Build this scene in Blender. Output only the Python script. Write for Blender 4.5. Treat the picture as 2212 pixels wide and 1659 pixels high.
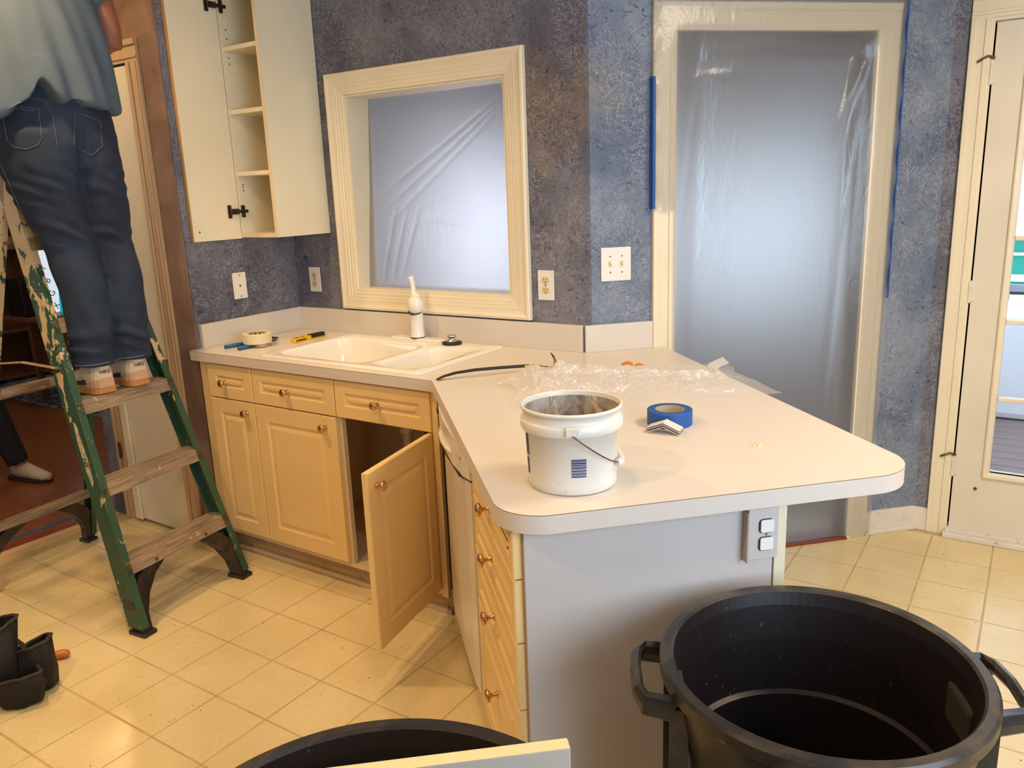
import bpy, bmesh, math, random
from mathutils import Vector, Matrix, noise
random.seed(7)
for o in list(bpy.data.objects): bpy.data.objects.remove(o)
sc = bpy.context.scene
COL = sc.collection
S = 2 ** -.5
H = .919; JX = 1.3221; JY = -.635; W = 1.5683; CE = 2.75
# ---------------------------------------------------------------- camera
cd = bpy.data.cameras.new('camera'); cam = bpy.data.objects.new('camera', cd); COL.objects.link(cam)
cd.sensor_fit = 'HORIZONTAL'; cd.sensor_width = 36; cd.lens = 1730.68 / 2212 * 36
cd.clip_start = .05; cd.clip_end = 200
pt, ro, yw = math.radians(-13.6092), math.radians(-2.1727), math.radians(33.6486)
fw = Vector((-math.sin(yw) * math.cos(pt), math.cos(yw) * math.cos(pt), math.sin(pt)))
r0 = Vector((math.cos(yw), math.sin(yw), 0)); u0 = r0.cross(fw)
rr = math.cos(ro) * r0 + math.sin(ro) * u0; uu = -math.sin(ro) * r0 + math.cos(ro) * u0
M = Matrix((rr, uu, -fw)).transposed().to_4x4(); M.translation = (3.0054, -2.6778, 1.5349)
cam.matrix_world = M; sc.camera = cam
# ---------------------------------------------------------------- world, lights, exposure
sc.view_settings.view_transform = 'Standard'; sc.view_settings.look = 'None'
sc.view_settings.gamma = 1; sc.view_settings.use_curve_mapping = False
sc.view_settings.exposure = -0.08
w = bpy.data.worlds.new('overcast_sky'); sc.world = w; w.use_nodes = True
nt = w.node_tree; bg = nt.nodes['Background']
bg.inputs[0].default_value = (.72, .84, 1, 1); bg.inputs[1].default_value = 2.6
WARM = (1, .66, .32); COOL = (.62, .80, 1)
def area(name, loc, target, size, power, col, size_y=None, shape='DISK', spread=180):
    l = bpy.data.lights.new(name, 'AREA'); l.shape = shape; l.size = size
    if size_y: l.size_y = size_y
    l.energy = power; l.color = col; l.spread = math.radians(spread)
    o = bpy.data.objects.new(name, l); COL.objects.link(o); o.location = loc
    o.rotation_euler = (Vector(target) - Vector(loc)).to_track_quat('-Z', 'Y').to_euler()
    return o
DOWN = [(.85, -.62, 3, 80), (.45, -1.55, 17, 150), (2.05, -1.45, 5, 150), (1.6, -2.9, 24, 160), (-.35, -1.25, 9, 150), (3.3, -.3, 15, 150)]
for x, y, pw, sp in DOWN: area('downlight_lamp', (x, y, CE - .012), (x, y, 0), .13, pw, WARM, spread=sp)
area('nook_fill_light', (3.5, -.5, CE - .3), (3.5, -.5, 0), .3, 20, (1, .88, .70))  # unseen fill light added to brighten the right side, no real fixture
area('daylight_east_window', (4.42, -2.0, 1.5), (2.3, .6, 1.0), 1.6, 46, COOL, 1.3, 'RECTANGLE')
area('daylight_south_area', (3.3, -4.8, 1.6), (2.4, 0, .8), 1.8, 6, COOL, 1.2, 'RECTANGLE')  # unseen cool area light in front of the windowless south wall
area('daylight_hall_panel', (-.74, 2.85, 1.15), (1.0, .1, 1.3), 1.3, 13, (.80, .85, 1), 1.15, 'RECTANGLE')  # unseen light panel placed so the pass-through film glows
area('daylight_sunroom_window', (.95, 3.92, 1.15), (2.0, .5, 1.2), 1.5, 9.5, (.68, .84, 1), 1.15, 'RECTANGLE')
area('living_room_daylight', (-3.2, -3.6, 1.9), (-2.2, -.6, .4), 1.2, 24, (.8, .85, 1), 1.0, 'RECTANGLE')
area('living_room_lamp', (-2.6, .2, 2.6), (-2.6, 0, 0), .3, 10, WARM)

# ---------------------------------------------------------------- materials
MATS = {}
def mat(name, col=(.8, .8, .8), rough=.5, metal=0, build=None, **kw):
    if name in MATS: return MATS[name]
    m = bpy.data.materials.new(name); m.use_nodes = True
    b = m.node_tree.nodes['Principled BSDF']
    b.inputs['Base Color'].default_value = (*col, 1); b.inputs['Roughness'].default_value = rough
    b.inputs['Metallic'].default_value = metal
    for k, v in kw.items(): b.inputs[k.replace('_', ' ')].default_value = v
    if build: build(m.node_tree, b)
    MATS[name] = m; return m
def N(nt, t, **kw):
    n = nt.nodes.new(t)
    for k, v in kw.items():
        if k in n.inputs: n.inputs[k].default_value = v
        else: setattr(n, k, v)
    return n
def tc(nt, scale=(1, 1, 1), obj=True):
    c = N(nt, 'ShaderNodeTexCoord'); mp = N(nt, 'ShaderNodeMapping'); mp.inputs['Scale'].default_value = scale
    nt.links.new(c.outputs['Object' if obj else 'Generated'], mp.inputs[0]); return mp.outputs[0]
def geo(nt, scale=(1, 1, 1)):
    c = N(nt, 'ShaderNodeNewGeometry'); mp = N(nt, 'ShaderNodeMapping'); mp.inputs['Scale'].default_value = scale
    nt.links.new(c.outputs['Position'], mp.inputs[0]); return mp.outputs[0]
def ramp(nt, src, stops, interp='LINEAR'):
    r = N(nt, 'ShaderNodeValToRGB'); r.color_ramp.interpolation = interp
    e = r.color_ramp.elements
    while len(e) < len(stops): e.new(.5)
    for q, (p, c) in zip(e, stops):
        q.position = p; q.color = (*c, 1) if len(c) == 3 else c
    nt.links.new(src, r.inputs[0]); return r.outputs[0]
def noi(nt, vec, scale, detail=4, rough=.5, dist=0):
    n = N(nt, 'ShaderNodeTexNoise', Scale=scale, Detail=detail, Roughness=rough, Distortion=dist)
    nt.links.new(vec, n.inputs['Vector']); return n.outputs['Fac']
def mix(nt, fac, a, b, bt='MIX'):
    m = N(nt, 'ShaderNodeMix', data_type='RGBA', blend_type=bt)
    for s, v in ((m.inputs[0], fac), (m.inputs[6], a), (m.inputs[7], b)):
        if hasattr(v, 'links'): nt.links.new(v, s)
        elif isinstance(v, (int, float)): s.default_value = v
        else: s.default_value = (*v, 1)
    return m.outputs[2]
def bump(nt, b, h, strength=.3, dist=.002):
    n = N(nt, 'ShaderNodeBump', Strength=strength, Distance=dist)
    nt.links.new(h, n.inputs['Height']); nt.links.new(n.outputs[0], b.inputs['Normal'])
BW = (0, 0, 0), (1, 1, 1)

def _wall(nt, b, A=(.085, .090, .135), Z=(.19, .195, .25), T=(.22, .155, .095), K=(.028, .027, .042), wa=.75):
    v = geo(nt)
    big = ramp(nt, noi(nt, v, 2.4, 5, .55, .4), [(.40, BW[0]), (.62, BW[1])])
    tan = ramp(nt, noi(nt, v, 1.5, 4, .5, .3), [(.56, BW[0]), (.74, BW[1])])
    fin = noi(nt, v, 26, 6, .65, 1.6)
    k1 = noi(nt, v, 9, 3, .62, 3.6); k2 = noi(nt, v, 17, 3, .62, 3.4); pm = noi(nt, v, 5.5, 3, .6, .6)
    r1 = ramp(nt, k1, [(.470, BW[0]), (.488, BW[1]), (.506, BW[0])]); r2 = ramp(nt, k2, [(.468, BW[0]), (.495, BW[1]), (.522, BW[0])])
    wisp = mix(nt, 1.0, mix(nt, 1.0, r1, r2, 'LIGHTEN'), ramp(nt, pm, [(.36, (.15,) * 3), (.56, BW[1])]), 'MULTIPLY')
    dk = mix(nt, 1.0, ramp(nt, k2, [(.32, BW[1]), (.40, BW[0])]), ramp(nt, pm, [(.38, BW[1]), (.6, (.2,) * 3)]), 'MULTIPLY')
    c = mix(nt, big, A, Z)
    c = mix(nt, ramp(nt, fin, [(.38, (.15, .15, .15)), (.62, BW[0])]), c, K)
    c = mix(nt, tan, c, T)
    c = mix(nt, dk, c, K)
    w2 = N(nt, 'ShaderNodeMath', operation='MULTIPLY'); nt.links.new(wisp, w2.inputs[0]); w2.inputs[1].default_value = wa
    c = mix(nt, w2.outputs[0], c, (.42, .415, .43))
    nt.links.new(c, b.inputs['Base Color']); bump(nt, b, fin, .25, .002)
mat('faux_paint', rough=.62, build=_wall)
mat('faux_paint_daylit', rough=.62, build=lambda nt, b: _wall(nt, b, (.085, .130, .232), (.215, .272, .375), (.235, .215, .18), (.045, .052, .085), .85))  # bluer, lighter variant of the wall finish, partly daylight put into its colours
def _wallb(nt, b):
    v = geo(nt)
    c = ramp(nt, noi(nt, v, 3.5, 5, .6, .5), [(.35, (.21, .12, .075)), (.65, (.36, .23, .16))])
    nt.links.new(c, b.inputs['Base Color'])
mat('faux_paint_brown', rough=.62, build=_wallb)
def _dirty(base, dark, sc_=30, th=.66, amt=.5):
    def f(nt, b):
        v = tc(nt)
        a = ramp(nt, noi(nt, v, sc_, 6, .6), [(th, BW[0]), (th + .07, (amt,) * 3)])
        g = noi(nt, v, 4, 3)
        c = mix(nt, ramp(nt, g, [(.3, BW[0]), (.8, (.25,) * 3)]), base, dark)
        c = mix(nt, a, c, dark); nt.links.new(c, b.inputs['Base Color'])
    return f
mat('white_trim', rough=.38, build=_dirty((.80, .74, .62), (.45, .37, .26), 22, .70, .25))
mat('casing_cream', rough=.35, build=_dirty((.86, .78, .59), (.6, .5, .35), 12, .75, .2))
mat('scuffed_trim', rough=.45, build=_dirty((.78, .74, .66), (.25, .2, .16), 35, .62, .6))
mat('tan_casing', rough=.4, build=_dirty((.62, .43, .24), (.45, .3, .16), 12, .7, .2))
mat('ceiling_paint', (.8, .78, .74), .8)
mat('plain_wall', (.62, .56, .48), .7)
mat('back_room_wall', (.66, .68, .72), .7)
def _tile(nt, b):
    v = geo(nt); oi = N(nt, 'ShaderNodeObjectInfo')
    c = mix(nt, ramp(nt, noi(nt, v, 3, 4, .6), [(.35, BW[0]), (.7, (1, 1, 1))]), (.70, .56, .29), (.79, .66, .38))
    c = mix(nt, ramp(nt, noi(nt, v, 60, 5, .7), [(.40, (.16,) * 3), (.6, BW[0])]), c, (.54, .40, .19))
    c = mix(nt, ramp(nt, noi(nt, v, 38, 2, .5, 0), [(.755, BW[0]), (.775, (.6,) * 3)]), c, (.16, .10, .05))
    m = N(nt, 'ShaderNodeMath', operation='MULTIPLY'); nt.links.new(oi.outputs['Random'], m.inputs[0]); m.inputs[1].default_value = .09
    c = mix(nt, m.outputs[0], c, (.45, .36, .22)); nt.links.new(c, b.inputs['Base Color'])
    r = N(nt, 'ShaderNodeMapRange'); nt.links.new(noi(nt, v, 9, 4), r.inputs[0]); r.inputs[3].default_value = .13; r.inputs[4].default_value = .30
    nt.links.new(r.outputs[0], b.inputs['Roughness']); bump(nt, b, noi(nt, v, 45, 3), .08, .003)
mat('vinyl_tile', build=_tile)
mat('grout', build=_dirty((.56, .42, .20), (.42, .29, .13), 8, .5, .5), rough=.4)
def _wood(a, c2, sc_=(2, 30, 30), rough=.35):
    def f(nt, b):
        v = tc(nt, sc_); oi = N(nt, 'ShaderNodeObjectInfo')
        c = mix(nt, noi(nt, v, 2, 5, .6, .6), a, c2)
        c = mix(nt, oi.outputs['Random'], c, tuple(q * .72 for q in a)) if False else c
        nt.links.new(c, b.inputs['Base Color'])
    return f
mat('hardwood', rough=.28, build=_wood((.16, .055, .022), (.30, .12, .05), (3, 40, 40)))
mat('red_wood', rough=.35, build=_wood((.16, .03, .015), (.28, .07, .03), (30, 3, 30)))
mat('brown_wood', rough=.4, build=_wood((.12, .05, .02), (.25, .11, .05), (3, 30, 30)))
mat('deck_wood', rough=.8, build=_wood((.17, .13, .12), (.38, .30, .27), (3, 30, 30)))
def _counter(nt, b):
    v = tc(nt)
    c = mix(nt, ramp(nt, noi(nt, v, 5, 5, .6), [(.55, BW[0]), (.8, (.18,) * 3)]), (.70, .645, .575), (.56, .49, .40))
    c = mix(nt, ramp(nt, noi(nt, v, 70, 3, .5), [(.74, BW[0]), (.77, (.35,) * 3)]), c, (.3, .2, .12))
    nt.links.new(c, b.inputs['Base Color'])
mat('laminate', rough=.33, build=_counter)
mat('laminate_edge', (.70, .615, .53), .4)
mat('seam_brown', (.20, .09, .04), .5); mat('groove_tan', (.42, .32, .27), .6)
mat('ceramic', (.86, .83, .76), .12, Coat_Weight=.3)
mat('thermofoil', rough=.34, build=_dirty((.88, .63, .28), (.66, .42, .16), 14, .74, .2))
mat('carcass', (.80, .72, .58), .5)
mat('cabinet_end', (.74, .56, .36), .45)
mat('cabinet_white', rough=.36, build=_dirty((.87, .80, .60), (.66, .57, .40), 5, .8, .1))
mat('edge_band', (.62, .36, .14), .5)
mat('edge_cream', (.80, .66, .44), .5)
mat('cabinet_inside', (.66, .55, .38), .5)
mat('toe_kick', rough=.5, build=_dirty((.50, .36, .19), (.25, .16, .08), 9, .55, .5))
mat('brass', (.70, .42, .24), .16, 1)
mat('dark_metal', (.10, .075, .06), .35, .9)
mat('steel', (.55, .54, .52), .28, 1)
mat('bronze', (.18, .11, .06), .4, .8)
mat('white_enamel', rough=.25, build=_dirty((.80, .74, .64), (.45, .33, .2), 20, .72, .35))
mat('panel_white', rough=.42, build=_dirty((.60, .54, .50), (.42, .36, .31), 26, .74, .4))
mat('board_face', (.56, .47, .38), .5); mat('panel_yellow', (.80, .70, .50), .42)
mat('plate_white', (.85, .82, .76), .3)
mat('ivory', (.74, .62, .36), .35)
mat('black', (.008, .007, .007), .4)
mat('slot_dark', (.03, .02, .015), .6)
mat('glass', (1, 1, 1), .0, Transmission_Weight=1.0, IOR=1.01)
def _can(nt, b):
    v = tc(nt)
    c = mix(nt, ramp(nt, noi(nt, v, 7, 6, .65, 1), [(.45, BW[0]), (.68, (.7,) * 3)]), (.016, .014, .013), (.085, .060, .042))
    c = mix(nt, ramp(nt, noi(nt, v, 30, 6, .7, 2), [(.655, BW[0]), (.70, (.7,) * 3)]), c, (.30, .20, .12)); nt.links.new(c, b.inputs['Base Color'])
    r = N(nt, 'ShaderNodeMapRange'); nt.links.new(noi(nt, v, 12, 4), r.inputs[0]); r.inputs[3].default_value = .2; r.inputs[4].default_value = .45
    nt.links.new(r.outputs[0], b.inputs['Roughness'])
mat('black_plastic', build=_can)
def _cardry(nt, b):
    v = tc(nt)
    c = mix(nt, ramp(nt, noi(nt, v, 9, 6, .65, 1), [(.58, BW[0]), (.8, (.4,) * 3)]), (.010, .006, .006), (.05, .03, .025))
    c = mix(nt, ramp(nt, noi(nt, v, 22, 6, .7, 3), [(.655, BW[0]), (.69, (.6,) * 3)]), c, (.26, .19, .14)); nt.links.new(c, b.inputs['Base Color'])
mat('can_inside', build=_cardry, rough=.45)
mat('jeans', rough=.85, build=lambda nt, b: (nt.links.new(mix(nt, ramp(nt, noi(nt, tc(nt), 5, 4, .6), [(.35, BW[0]), (.75, (1, 1, 1))]), (.010, .019, .042), (.024, .044, .084)), b.inputs['Base Color']), bump(nt, b, noi(nt, tc(nt), 260, 2), .25, .001)))
mat('seam_thread', (.11, .12, .14), .8)
mat('shirt_cloth', rough=.9, build=lambda nt, b: nt.links.new(mix(nt, noi(nt, tc(nt), 3, 3), (.085, .125, .17), (.11, .15, .20)), b.inputs['Base Color']))
mat('skin', (.32, .12, .06), .5)
mat('hair_dark', (.03, .02, .015), .7)
mat('shoe_cream', (.72, .62, .44), .6); mat('shoe_tan', (.60, .38, .24), .7)
mat('gum_sole', (.52, .24, .07), .5); mat('shoe_dark', (.04, .02, .02), .5)
mat('green_fiberglass', (.02, .10, .045), .35)
def _splat(base, thr=.60, cream=(.62, .47, .25), up=True):
    def f(nt, b):
        v = geo(nt, (1, 1, .55))
        n1 = noi(nt, v, 16, 5, .62, .8)
        s = N(nt, 'ShaderNodeSeparateXYZ'); g = N(nt, 'ShaderNodeNewGeometry'); nt.links.new(g.outputs['Position'], s.inputs[0])
        mr = N(nt, 'ShaderNodeMapRange'); nt.links.new(s.outputs[2], mr.inputs[0])
        mr.inputs[1].default_value = .75; mr.inputs[2].default_value = 1.45; mr.inputs[3].default_value = -.03; mr.inputs[4].default_value = .20 if up else 0
        ad = N(nt, 'ShaderNodeMath', operation='ADD'); nt.links.new(n1, ad.inputs[0]); nt.links.new(mr.outputs[0], ad.inputs[1])
        m1 = ramp(nt, ad.outputs[0], [(thr, BW[0]), (thr + .015, BW[1])])
        m2 = ramp(nt, noi(nt, v, 70, 4, .6, 1.5), [(.66, BW[0]), (.70, (.8,) * 3)])
        c = mix(nt, ramp(nt, noi(nt, v, 8, 4), [(.4, BW[0]), (.7, (.5,) * 3)]), base, tuple(q * .45 for q in base))
        c = mix(nt, m1, c, cream); c = mix(nt, m2, c, (.38, .42, .34)); nt.links.new(c, b.inputs['Base Color'])
    return f
mat('ladder_green', rough=.42, build=_splat((.034, .088, .050), .60))
mat('ladder_green_dark', rough=.5, build=_splat((.008, .055, .028), .68, (.25, .28, .2), False))
def _step(nt, b):
    _splat((.36, .27, .18), .60, (.55, .48, .38), False)(nt, b)
    src = b.inputs['Base Color'].links[0].from_socket; v = tc(nt, (60, 2.5, 60))
    c = mix(nt, ramp(nt, noi(nt, v, 2.2, 5, .65, .4), [(.42, (.7,) * 3), (.58, BW[0])]), src, (.14, .085, .05)); nt.links.new(c, b.inputs['Base Color'])
mat('ladder_step', rough=.5, build=_step)
mat('sticker', rough=.6, build=_dirty((.66, .58, .40), (.3, .25, .15), 40, .5, .6))
mat('bucket_white', rough=.35, build=_dirty((.80, .77, .70), (.40, .33, .22), 28, .64, .45))
def _plaster(nt, b):
    v = tc(nt)
    c = mix(nt, ramp(nt, noi(nt, v, 12, 6, .65, 1.2), [(.42, BW[0]), (.58, BW[1])]), (.20, .17, .14), (.44, .40, .34))
    c = mix(nt, ramp(nt, noi(nt, v, 9, 6, .7, 2), [(.56, BW[0]), (.60, BW[1])]), c, (.66, .55, .34))
    nt.links.new(c, b.inputs['Base Color'])
mat('dried_plaster', rough=.8, build=_plaster)
mat('barcode_blue', (.03, .03, .14), .5)
mat('tape_blue', (.012, .085, .34), .55); mat('tape_cream', (.74, .66, .42), .6); mat('cardboard_core', (.50, .40, .24), .8)
mat('paper', (.72, .66, .58), .7); mat('paper_dark', (.10, .05, .04), .6); mat('yellow_plastic', (.78, .50, .01), .4)
mat('handle_blue', (.005, .10, .26), .4); mat('orange_foam', (.75, .22, .01), .6); mat('orange_wood', (.50, .13, .02), .4)
mat('leather', rough=.75, build=lambda nt, b: (_dirty((.012, .009, .007), (.005, .004, .003), 10, .5, .5)(nt, b), bump(nt, b, noi(nt, tc(nt), 22, 6, .65, 1), .8, .006))); mat('leather_edge', (.035, .024, .015), .7)
mat('canvas_lining', (.42, .33, .25), .8)
mat('yellowed_wood', (.78, .62, .34), .5)
mat('pvc', (.55, .48, .38), .4); mat('hose_black', (.02, .018, .015), .5)
mat('coat_grey', (.10, .09, .085), .9); mat('pants_black', (.010, .010, .014), .9); mat('sneaker_white', (.55, .48, .40), .6)
mat('rug_cloth', rough=.95, build=lambda nt, b: nt.links.new(mix(nt, ramp(nt, noi(nt, geo(nt), 9, 5, .6, 2), [(.45, BW[0]), (.52, BW[1])]), (.03, .03, .08), (.28, .27, .33)), b.inputs['Base Color']))
mat('board_white', (.75, .80, .88), .5); mat('screen_white', (.7, .8, .9), .4, Emission_Color=(.75, .88, 1, 1), Emission_Strength=.8); mat('screen_teal', (.0, .3, .4), .4, Emission_Color=(.0, .42, .58, 1), Emission_Strength=.9); mat('shed_green', (.02, .34, .25), .5)
mat('snow', (.85, .87, .9), .8); mat('siding_grey', (.30, .33, .37), .7); mat('cardboard', (.50, .33, .16), .8)
def _film(name, transl, refr, diff, gloss, rough, tint=(.95, .95, .97), wr=.25, ior=1.3):
    m = bpy.data.materials.new(name); m.use_nodes = True; nt = m.node_tree
    for n in list(nt.nodes): nt.nodes.remove(n)
    out = N(nt, 'ShaderNodeOutputMaterial')
    tr = N(nt, 'ShaderNodeBsdfTranslucent'); tr.inputs[0].default_value = (*tint, 1)
    rf = N(nt, 'ShaderNodeBsdfTransparent') if rough == 0 else N(nt, 'ShaderNodeBsdfRefraction', Roughness=rough, IOR=ior)
    if rough: rf.inputs[0].default_value = (.97, .98, 1, 1)
    df = N(nt, 'ShaderNodeBsdfDiffuse'); df.inputs[0].default_value = (.9, .9, .92, 1)
    gl = N(nt, 'ShaderNodeBsdfGlossy', Roughness=.22)
    bp = N(nt, 'ShaderNodeBump', Strength=wr, Distance=.01); nt.links.new(noi(nt, geo(nt, (1, 1, .35)), 14, 4, .6, 2), bp.inputs['Height'])
    for n in (gl, rf) if rough else (gl,): nt.links.new(bp.outputs[0], n.inputs['Normal'])
    tot = transl + refr; a = N(nt, 'ShaderNodeMixShader'); a.inputs[0].default_value = refr / tot
    nt.links.new(tr.outputs[0], a.inputs[1]); nt.links.new(rf.outputs[0], a.inputs[2])
    b2 = N(nt, 'ShaderNodeMixShader'); b2.inputs[0].default_value = diff / (tot + diff); nt.links.new(a.outputs[0], b2.inputs[1]); nt.links.new(df.outputs[0], b2.inputs[2])
    c = N(nt, 'ShaderNodeMixShader'); c.inputs[0].default_value = gloss; nt.links.new(b2.outputs[0], c.inputs[1]); nt.links.new(gl.outputs[0], c.inputs[2])
    nt.links.new(c.outputs[0], out.inputs[0]); MATS[name] = m
_film('plastic_film_wide', .32, .56, .08, .05, .75, ior=1.35)
_film('plastic_film_loose', .12, .70, .18, .06, 0, wr=.4)

# ---------------------------------------------------------------- helpers
def link(name, me, m, parent=None, loc=None, rot=None, smooth=False):
    o = bpy.data.objects.new(name, me); COL.objects.link(o)
    for q in (m if isinstance(m, (list, tuple)) else [m]):
        me.materials.append(MATS[q] if isinstance(q, str) else q)
    if parent: o.parent = parent
    if loc: o.location = loc
    if rot: o.rotation_euler = rot
    if smooth:
        for p in me.polygons: p.use_smooth = True
    return o
def obj(name, bm, m, parent=None, loc=None, rot=None, smooth=False):
    bmesh.ops.recalc_face_normals(bm, faces=bm.faces)
    me = bpy.data.meshes.new(name); bm.to_mesh(me); bm.free()
    return link(name, me, m, parent, loc, rot, smooth)
def tag(o, label, cat, group=None):
    o['label'] = label; o['category'] = cat
    if group: o['group'] = group
    return o
def thing(name, label, cat, loc=(0, 0, 0), rotz=0, group=None):
    o = bpy.data.objects.new(name, None); COL.objects.link(o); o.empty_display_size = .05
    o.location = loc; o.rotation_euler = (0, 0, rotz); return tag(o, label, cat, group)
def struct(name, bm, m, parent=None, label=None, **kw):
    o = obj(name, bm, m, parent, **kw)
    if not parent: o['kind'] = 'structure'
    if label: o['label'] = label
    return o
def BM(): return bmesh.new()
def box(bm, a, b, mx=None, bev=0, mi=0):
    a = Vector(a); b = Vector(b)
    vs = [Vector((x, y, z)) for x in (a.x, b.x) for y in (a.y, b.y) for z in (a.z, b.z)]
    if mx is not None: vs = [mx @ v for v in vs]
    v = [bm.verts.new(q) for q in vs]
    fs = [bm.faces.new([v[i] for i in f]) for f in ((0, 1, 3, 2), (4, 6, 7, 5), (0, 4, 5, 1), (2, 3, 7, 6), (0, 2, 6, 4), (1, 5, 7, 3))]
    for f in fs: f.material_index = mi
    if bev:
        es = list({e for f in fs for e in f.edges})
        bmesh.ops.bevel(bm, geom=es, offset=bev, segments=2, profile=.5, affect='EDGES')
    return bm
def B(a, b, bev=0, mx=None): return box(BM(), a, b, mx, bev)
def lathe(bm, prof, n=32, mx=None, close=False, mi=0):
    rings = []
    for r, z in prof:
        if r < 1e-5:
            q = Vector((0, 0, z)); rings.append([bm.verts.new(mx @ q if mx is not None else q)])
        else:
            ring = []
            for i in range(n):
                q = Vector((r * math.cos(2 * math.pi * i / n), r * math.sin(2 * math.pi * i / n), z))
                ring.append(bm.verts.new(mx @ q if mx is not None else q))
            rings.append(ring)
    for a, b in zip(rings, rings[1:]):
        for i in range(n):
            j = (i + 1) % n
            if len(a) == 1 and len(b) == 1: continue
            if len(a) == 1: f = bm.faces.new((a[0], b[i], b[j]))
            elif len(b) == 1: f = bm.faces.new((a[i], a[j], b[0]))
            else: f = bm.faces.new((a[i], a[j], b[j], b[i]))
            f.material_index = mi
    return bm
def frames(path):
    T = []; n = len(path)
    for i in range(n):
        t = (path[min(i + 1, n - 1)] - path[max(i - 1, 0)]).normalized(); T.append(t)
    up = Vector((0, 0, 1)) if abs(T[0].z) < .9 else Vector((1, 0, 0))
    s = T[0].cross(up).normalized(); out = []
    for t in T:
        s = (s - t * s.dot(t)).normalized(); out.append((t, s, t.cross(s).normalized()))
    return out
def tube(bm, path, r, n=10, cap=True, rx=None, mi=0):
    path = [Vector(p) for p in path]; fr = frames(path); rings = []
    for i, (p, (t, s, u)) in enumerate(zip(path, fr)):
        ra = r[i] if isinstance(r, (list, tuple)) else r
        rb = (rx[i] if isinstance(rx, (list, tuple)) else rx) if rx else ra
        rings.append([bm.verts.new(p + s * (ra * math.cos(2 * math.pi * k / n)) + u * (rb * math.sin(2 * math.pi * k / n))) for k in range(n)])
    for a, b in zip(rings, rings[1:]):
        for k in range(n):
            f = bm.faces.new((a[k], a[(k + 1) % n], b[(k + 1) % n], b[k])); f.material_index = mi
    if cap:
        for q in (rings[0], rings[-1]): bm.faces.new(q).material_index = mi
    return bm
def prism(bm, pts, z0, z1, mx=None, mi=0):
    tr = (lambda v: mx @ v) if mx is not None else (lambda v: v)
    a = [bm.verts.new(tr(Vector((x, y, z0)))) for x, y in pts]; b = [bm.verts.new(tr(Vector((x, y, z1)))) for x, y in pts]
    fs = [bm.faces.new(a[::-1]), bm.faces.new(b)]
    for i in range(len(pts)): fs.append(bm.faces.new((a[i], a[(i + 1) % len(pts)], b[(i + 1) % len(pts)], b[i])))
    for f in fs: f.material_index = mi
    return bm
def rrect(x0, y0, x1, y1, r, n=6):
    out = []
    for cx, cy, a0 in ((x1 - r, y1 - r, 0), (x0 + r, y1 - r, 90), (x0 + r, y0 + r, 180), (x1 - r, y0 + r, 270)):
        for i in range(n + 1):
            a = math.radians(a0 + 90 * i / n); out.append((cx + r * math.cos(a), cy + r * math.sin(a)))
    return out
def fill(bm, loops, z, mi=0):
    es = []; L = []
    for lp in loops:
        vs = [bm.verts.new((x, y, z)) for x, y in lp]; L.append(vs)
        for i in range(len(vs)): es.append(bm.edges.new((vs[i], vs[(i + 1) % len(vs)])))
    g = bmesh.ops.triangle_fill(bm, use_beauty=True, edges=es)
    for f in g['geom']:
        if isinstance(f, bmesh.types.BMFace): f.material_index = mi
    return L
def skirt(bm, la, lb, mi=0):
    for i in range(len(la)):
        j = (i + 1) % len(la)
        try: bm.faces.new((la[i], la[j], lb[j], lb[i])).material_index = mi
        except ValueError: pass
def ring(bm, lp, z): return [bm.verts.new((x, y, z)) for x, y in lp]
def wall_mx(origin, ang):  # local x along wall, local y out of the wall (into room = -y), z up
    return Matrix.Translation(Vector(origin)) @ Matrix.Rotation(ang, 4, 'Z')
AWM = wall_mx((W, 0, 0), math.radians(45))      # door wall: local x = t, room side is local -y
PENR = math.radians(-45)
def wall_with_holes(bm, x0, x1, z0, z1, y0, y1, holes, mx=None):
    xs = sorted({x0, x1, *[h[0] for h in holes], *[h[1] for h in holes]})
    for a, b in zip(xs, xs[1:]):
        zs = [(z0, z1)]
        for hx0, hx1, hz0, hz1 in holes:
            if hx0 <= a + 1e-6 and hx1 >= b - 1e-6:
                nz = []
                for q0, q1 in zs:
                    if hz0 > q0: nz.append((q0, min(hz0, q1)))
                    if hz1 < q1: nz.append((max(hz1, q0), q1))
                zs = nz
        for q0, q1 in zs: box(bm, (a, y0, q0), (b, y1, q1), mx)
    return bm
def text_mesh(name, s, size, m, parent, mx, depth=.0006, bold=0):
    c = bpy.data.curves.new(name, 'FONT'); c.body = s; c.size = size; c.extrude = depth; c.align_x = 'CENTER'; c.align_y = 'CENTER'; c.offset = bold
    t = bpy.data.objects.new(name, c); COL.objects.link(t)
    dg = bpy.context.evaluated_depsgraph_get(); dg.update()
    me = bpy.data.meshes.new_from_object(t.evaluated_get(dg)); bpy.data.objects.remove(t)
    me.transform(mx); me.materials.clear(); me.name = name
    return link(name, me, m, parent)
def panel_front(w, h, t, border, depth=.006, slope=.012, flat=.008, raised=True, bev=.003):
    """cabinet door front in the x-z plane, face at y=0, body to y=+t, with a routed raised panel"""
    bm = BM(); x0, x1, z0, z1 = 0, w, 0, h
    levels = [(0, t), (0, bev), (bev, 0), (border, 0), (border + slope * .5, depth), (border + slope * .5 + flat, depth), (border + slope * 1.6 + flat, depth * .15), (border + slope * 1.6 + flat + .004, .0)]
    rings = []
    for ins, y in levels:
        rings.append([bm.verts.new((x0 + ins, y, z0 + ins)), bm.verts.new((x1 - ins, y, z0 + ins)), bm.verts.new((x1 - ins, y, z1 - ins)), bm.verts.new((x0 + ins, y, z1 - ins))])
    for a, b in zip(rings, rings[1:]):
        for i in range(4): bm.faces.new((a[i], a[(i + 1) % 4], b[(i + 1) % 4], b[i]))
    bm.faces.new(rings[-1]); bm.faces.new(rings[0][::-1]); return bm
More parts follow.
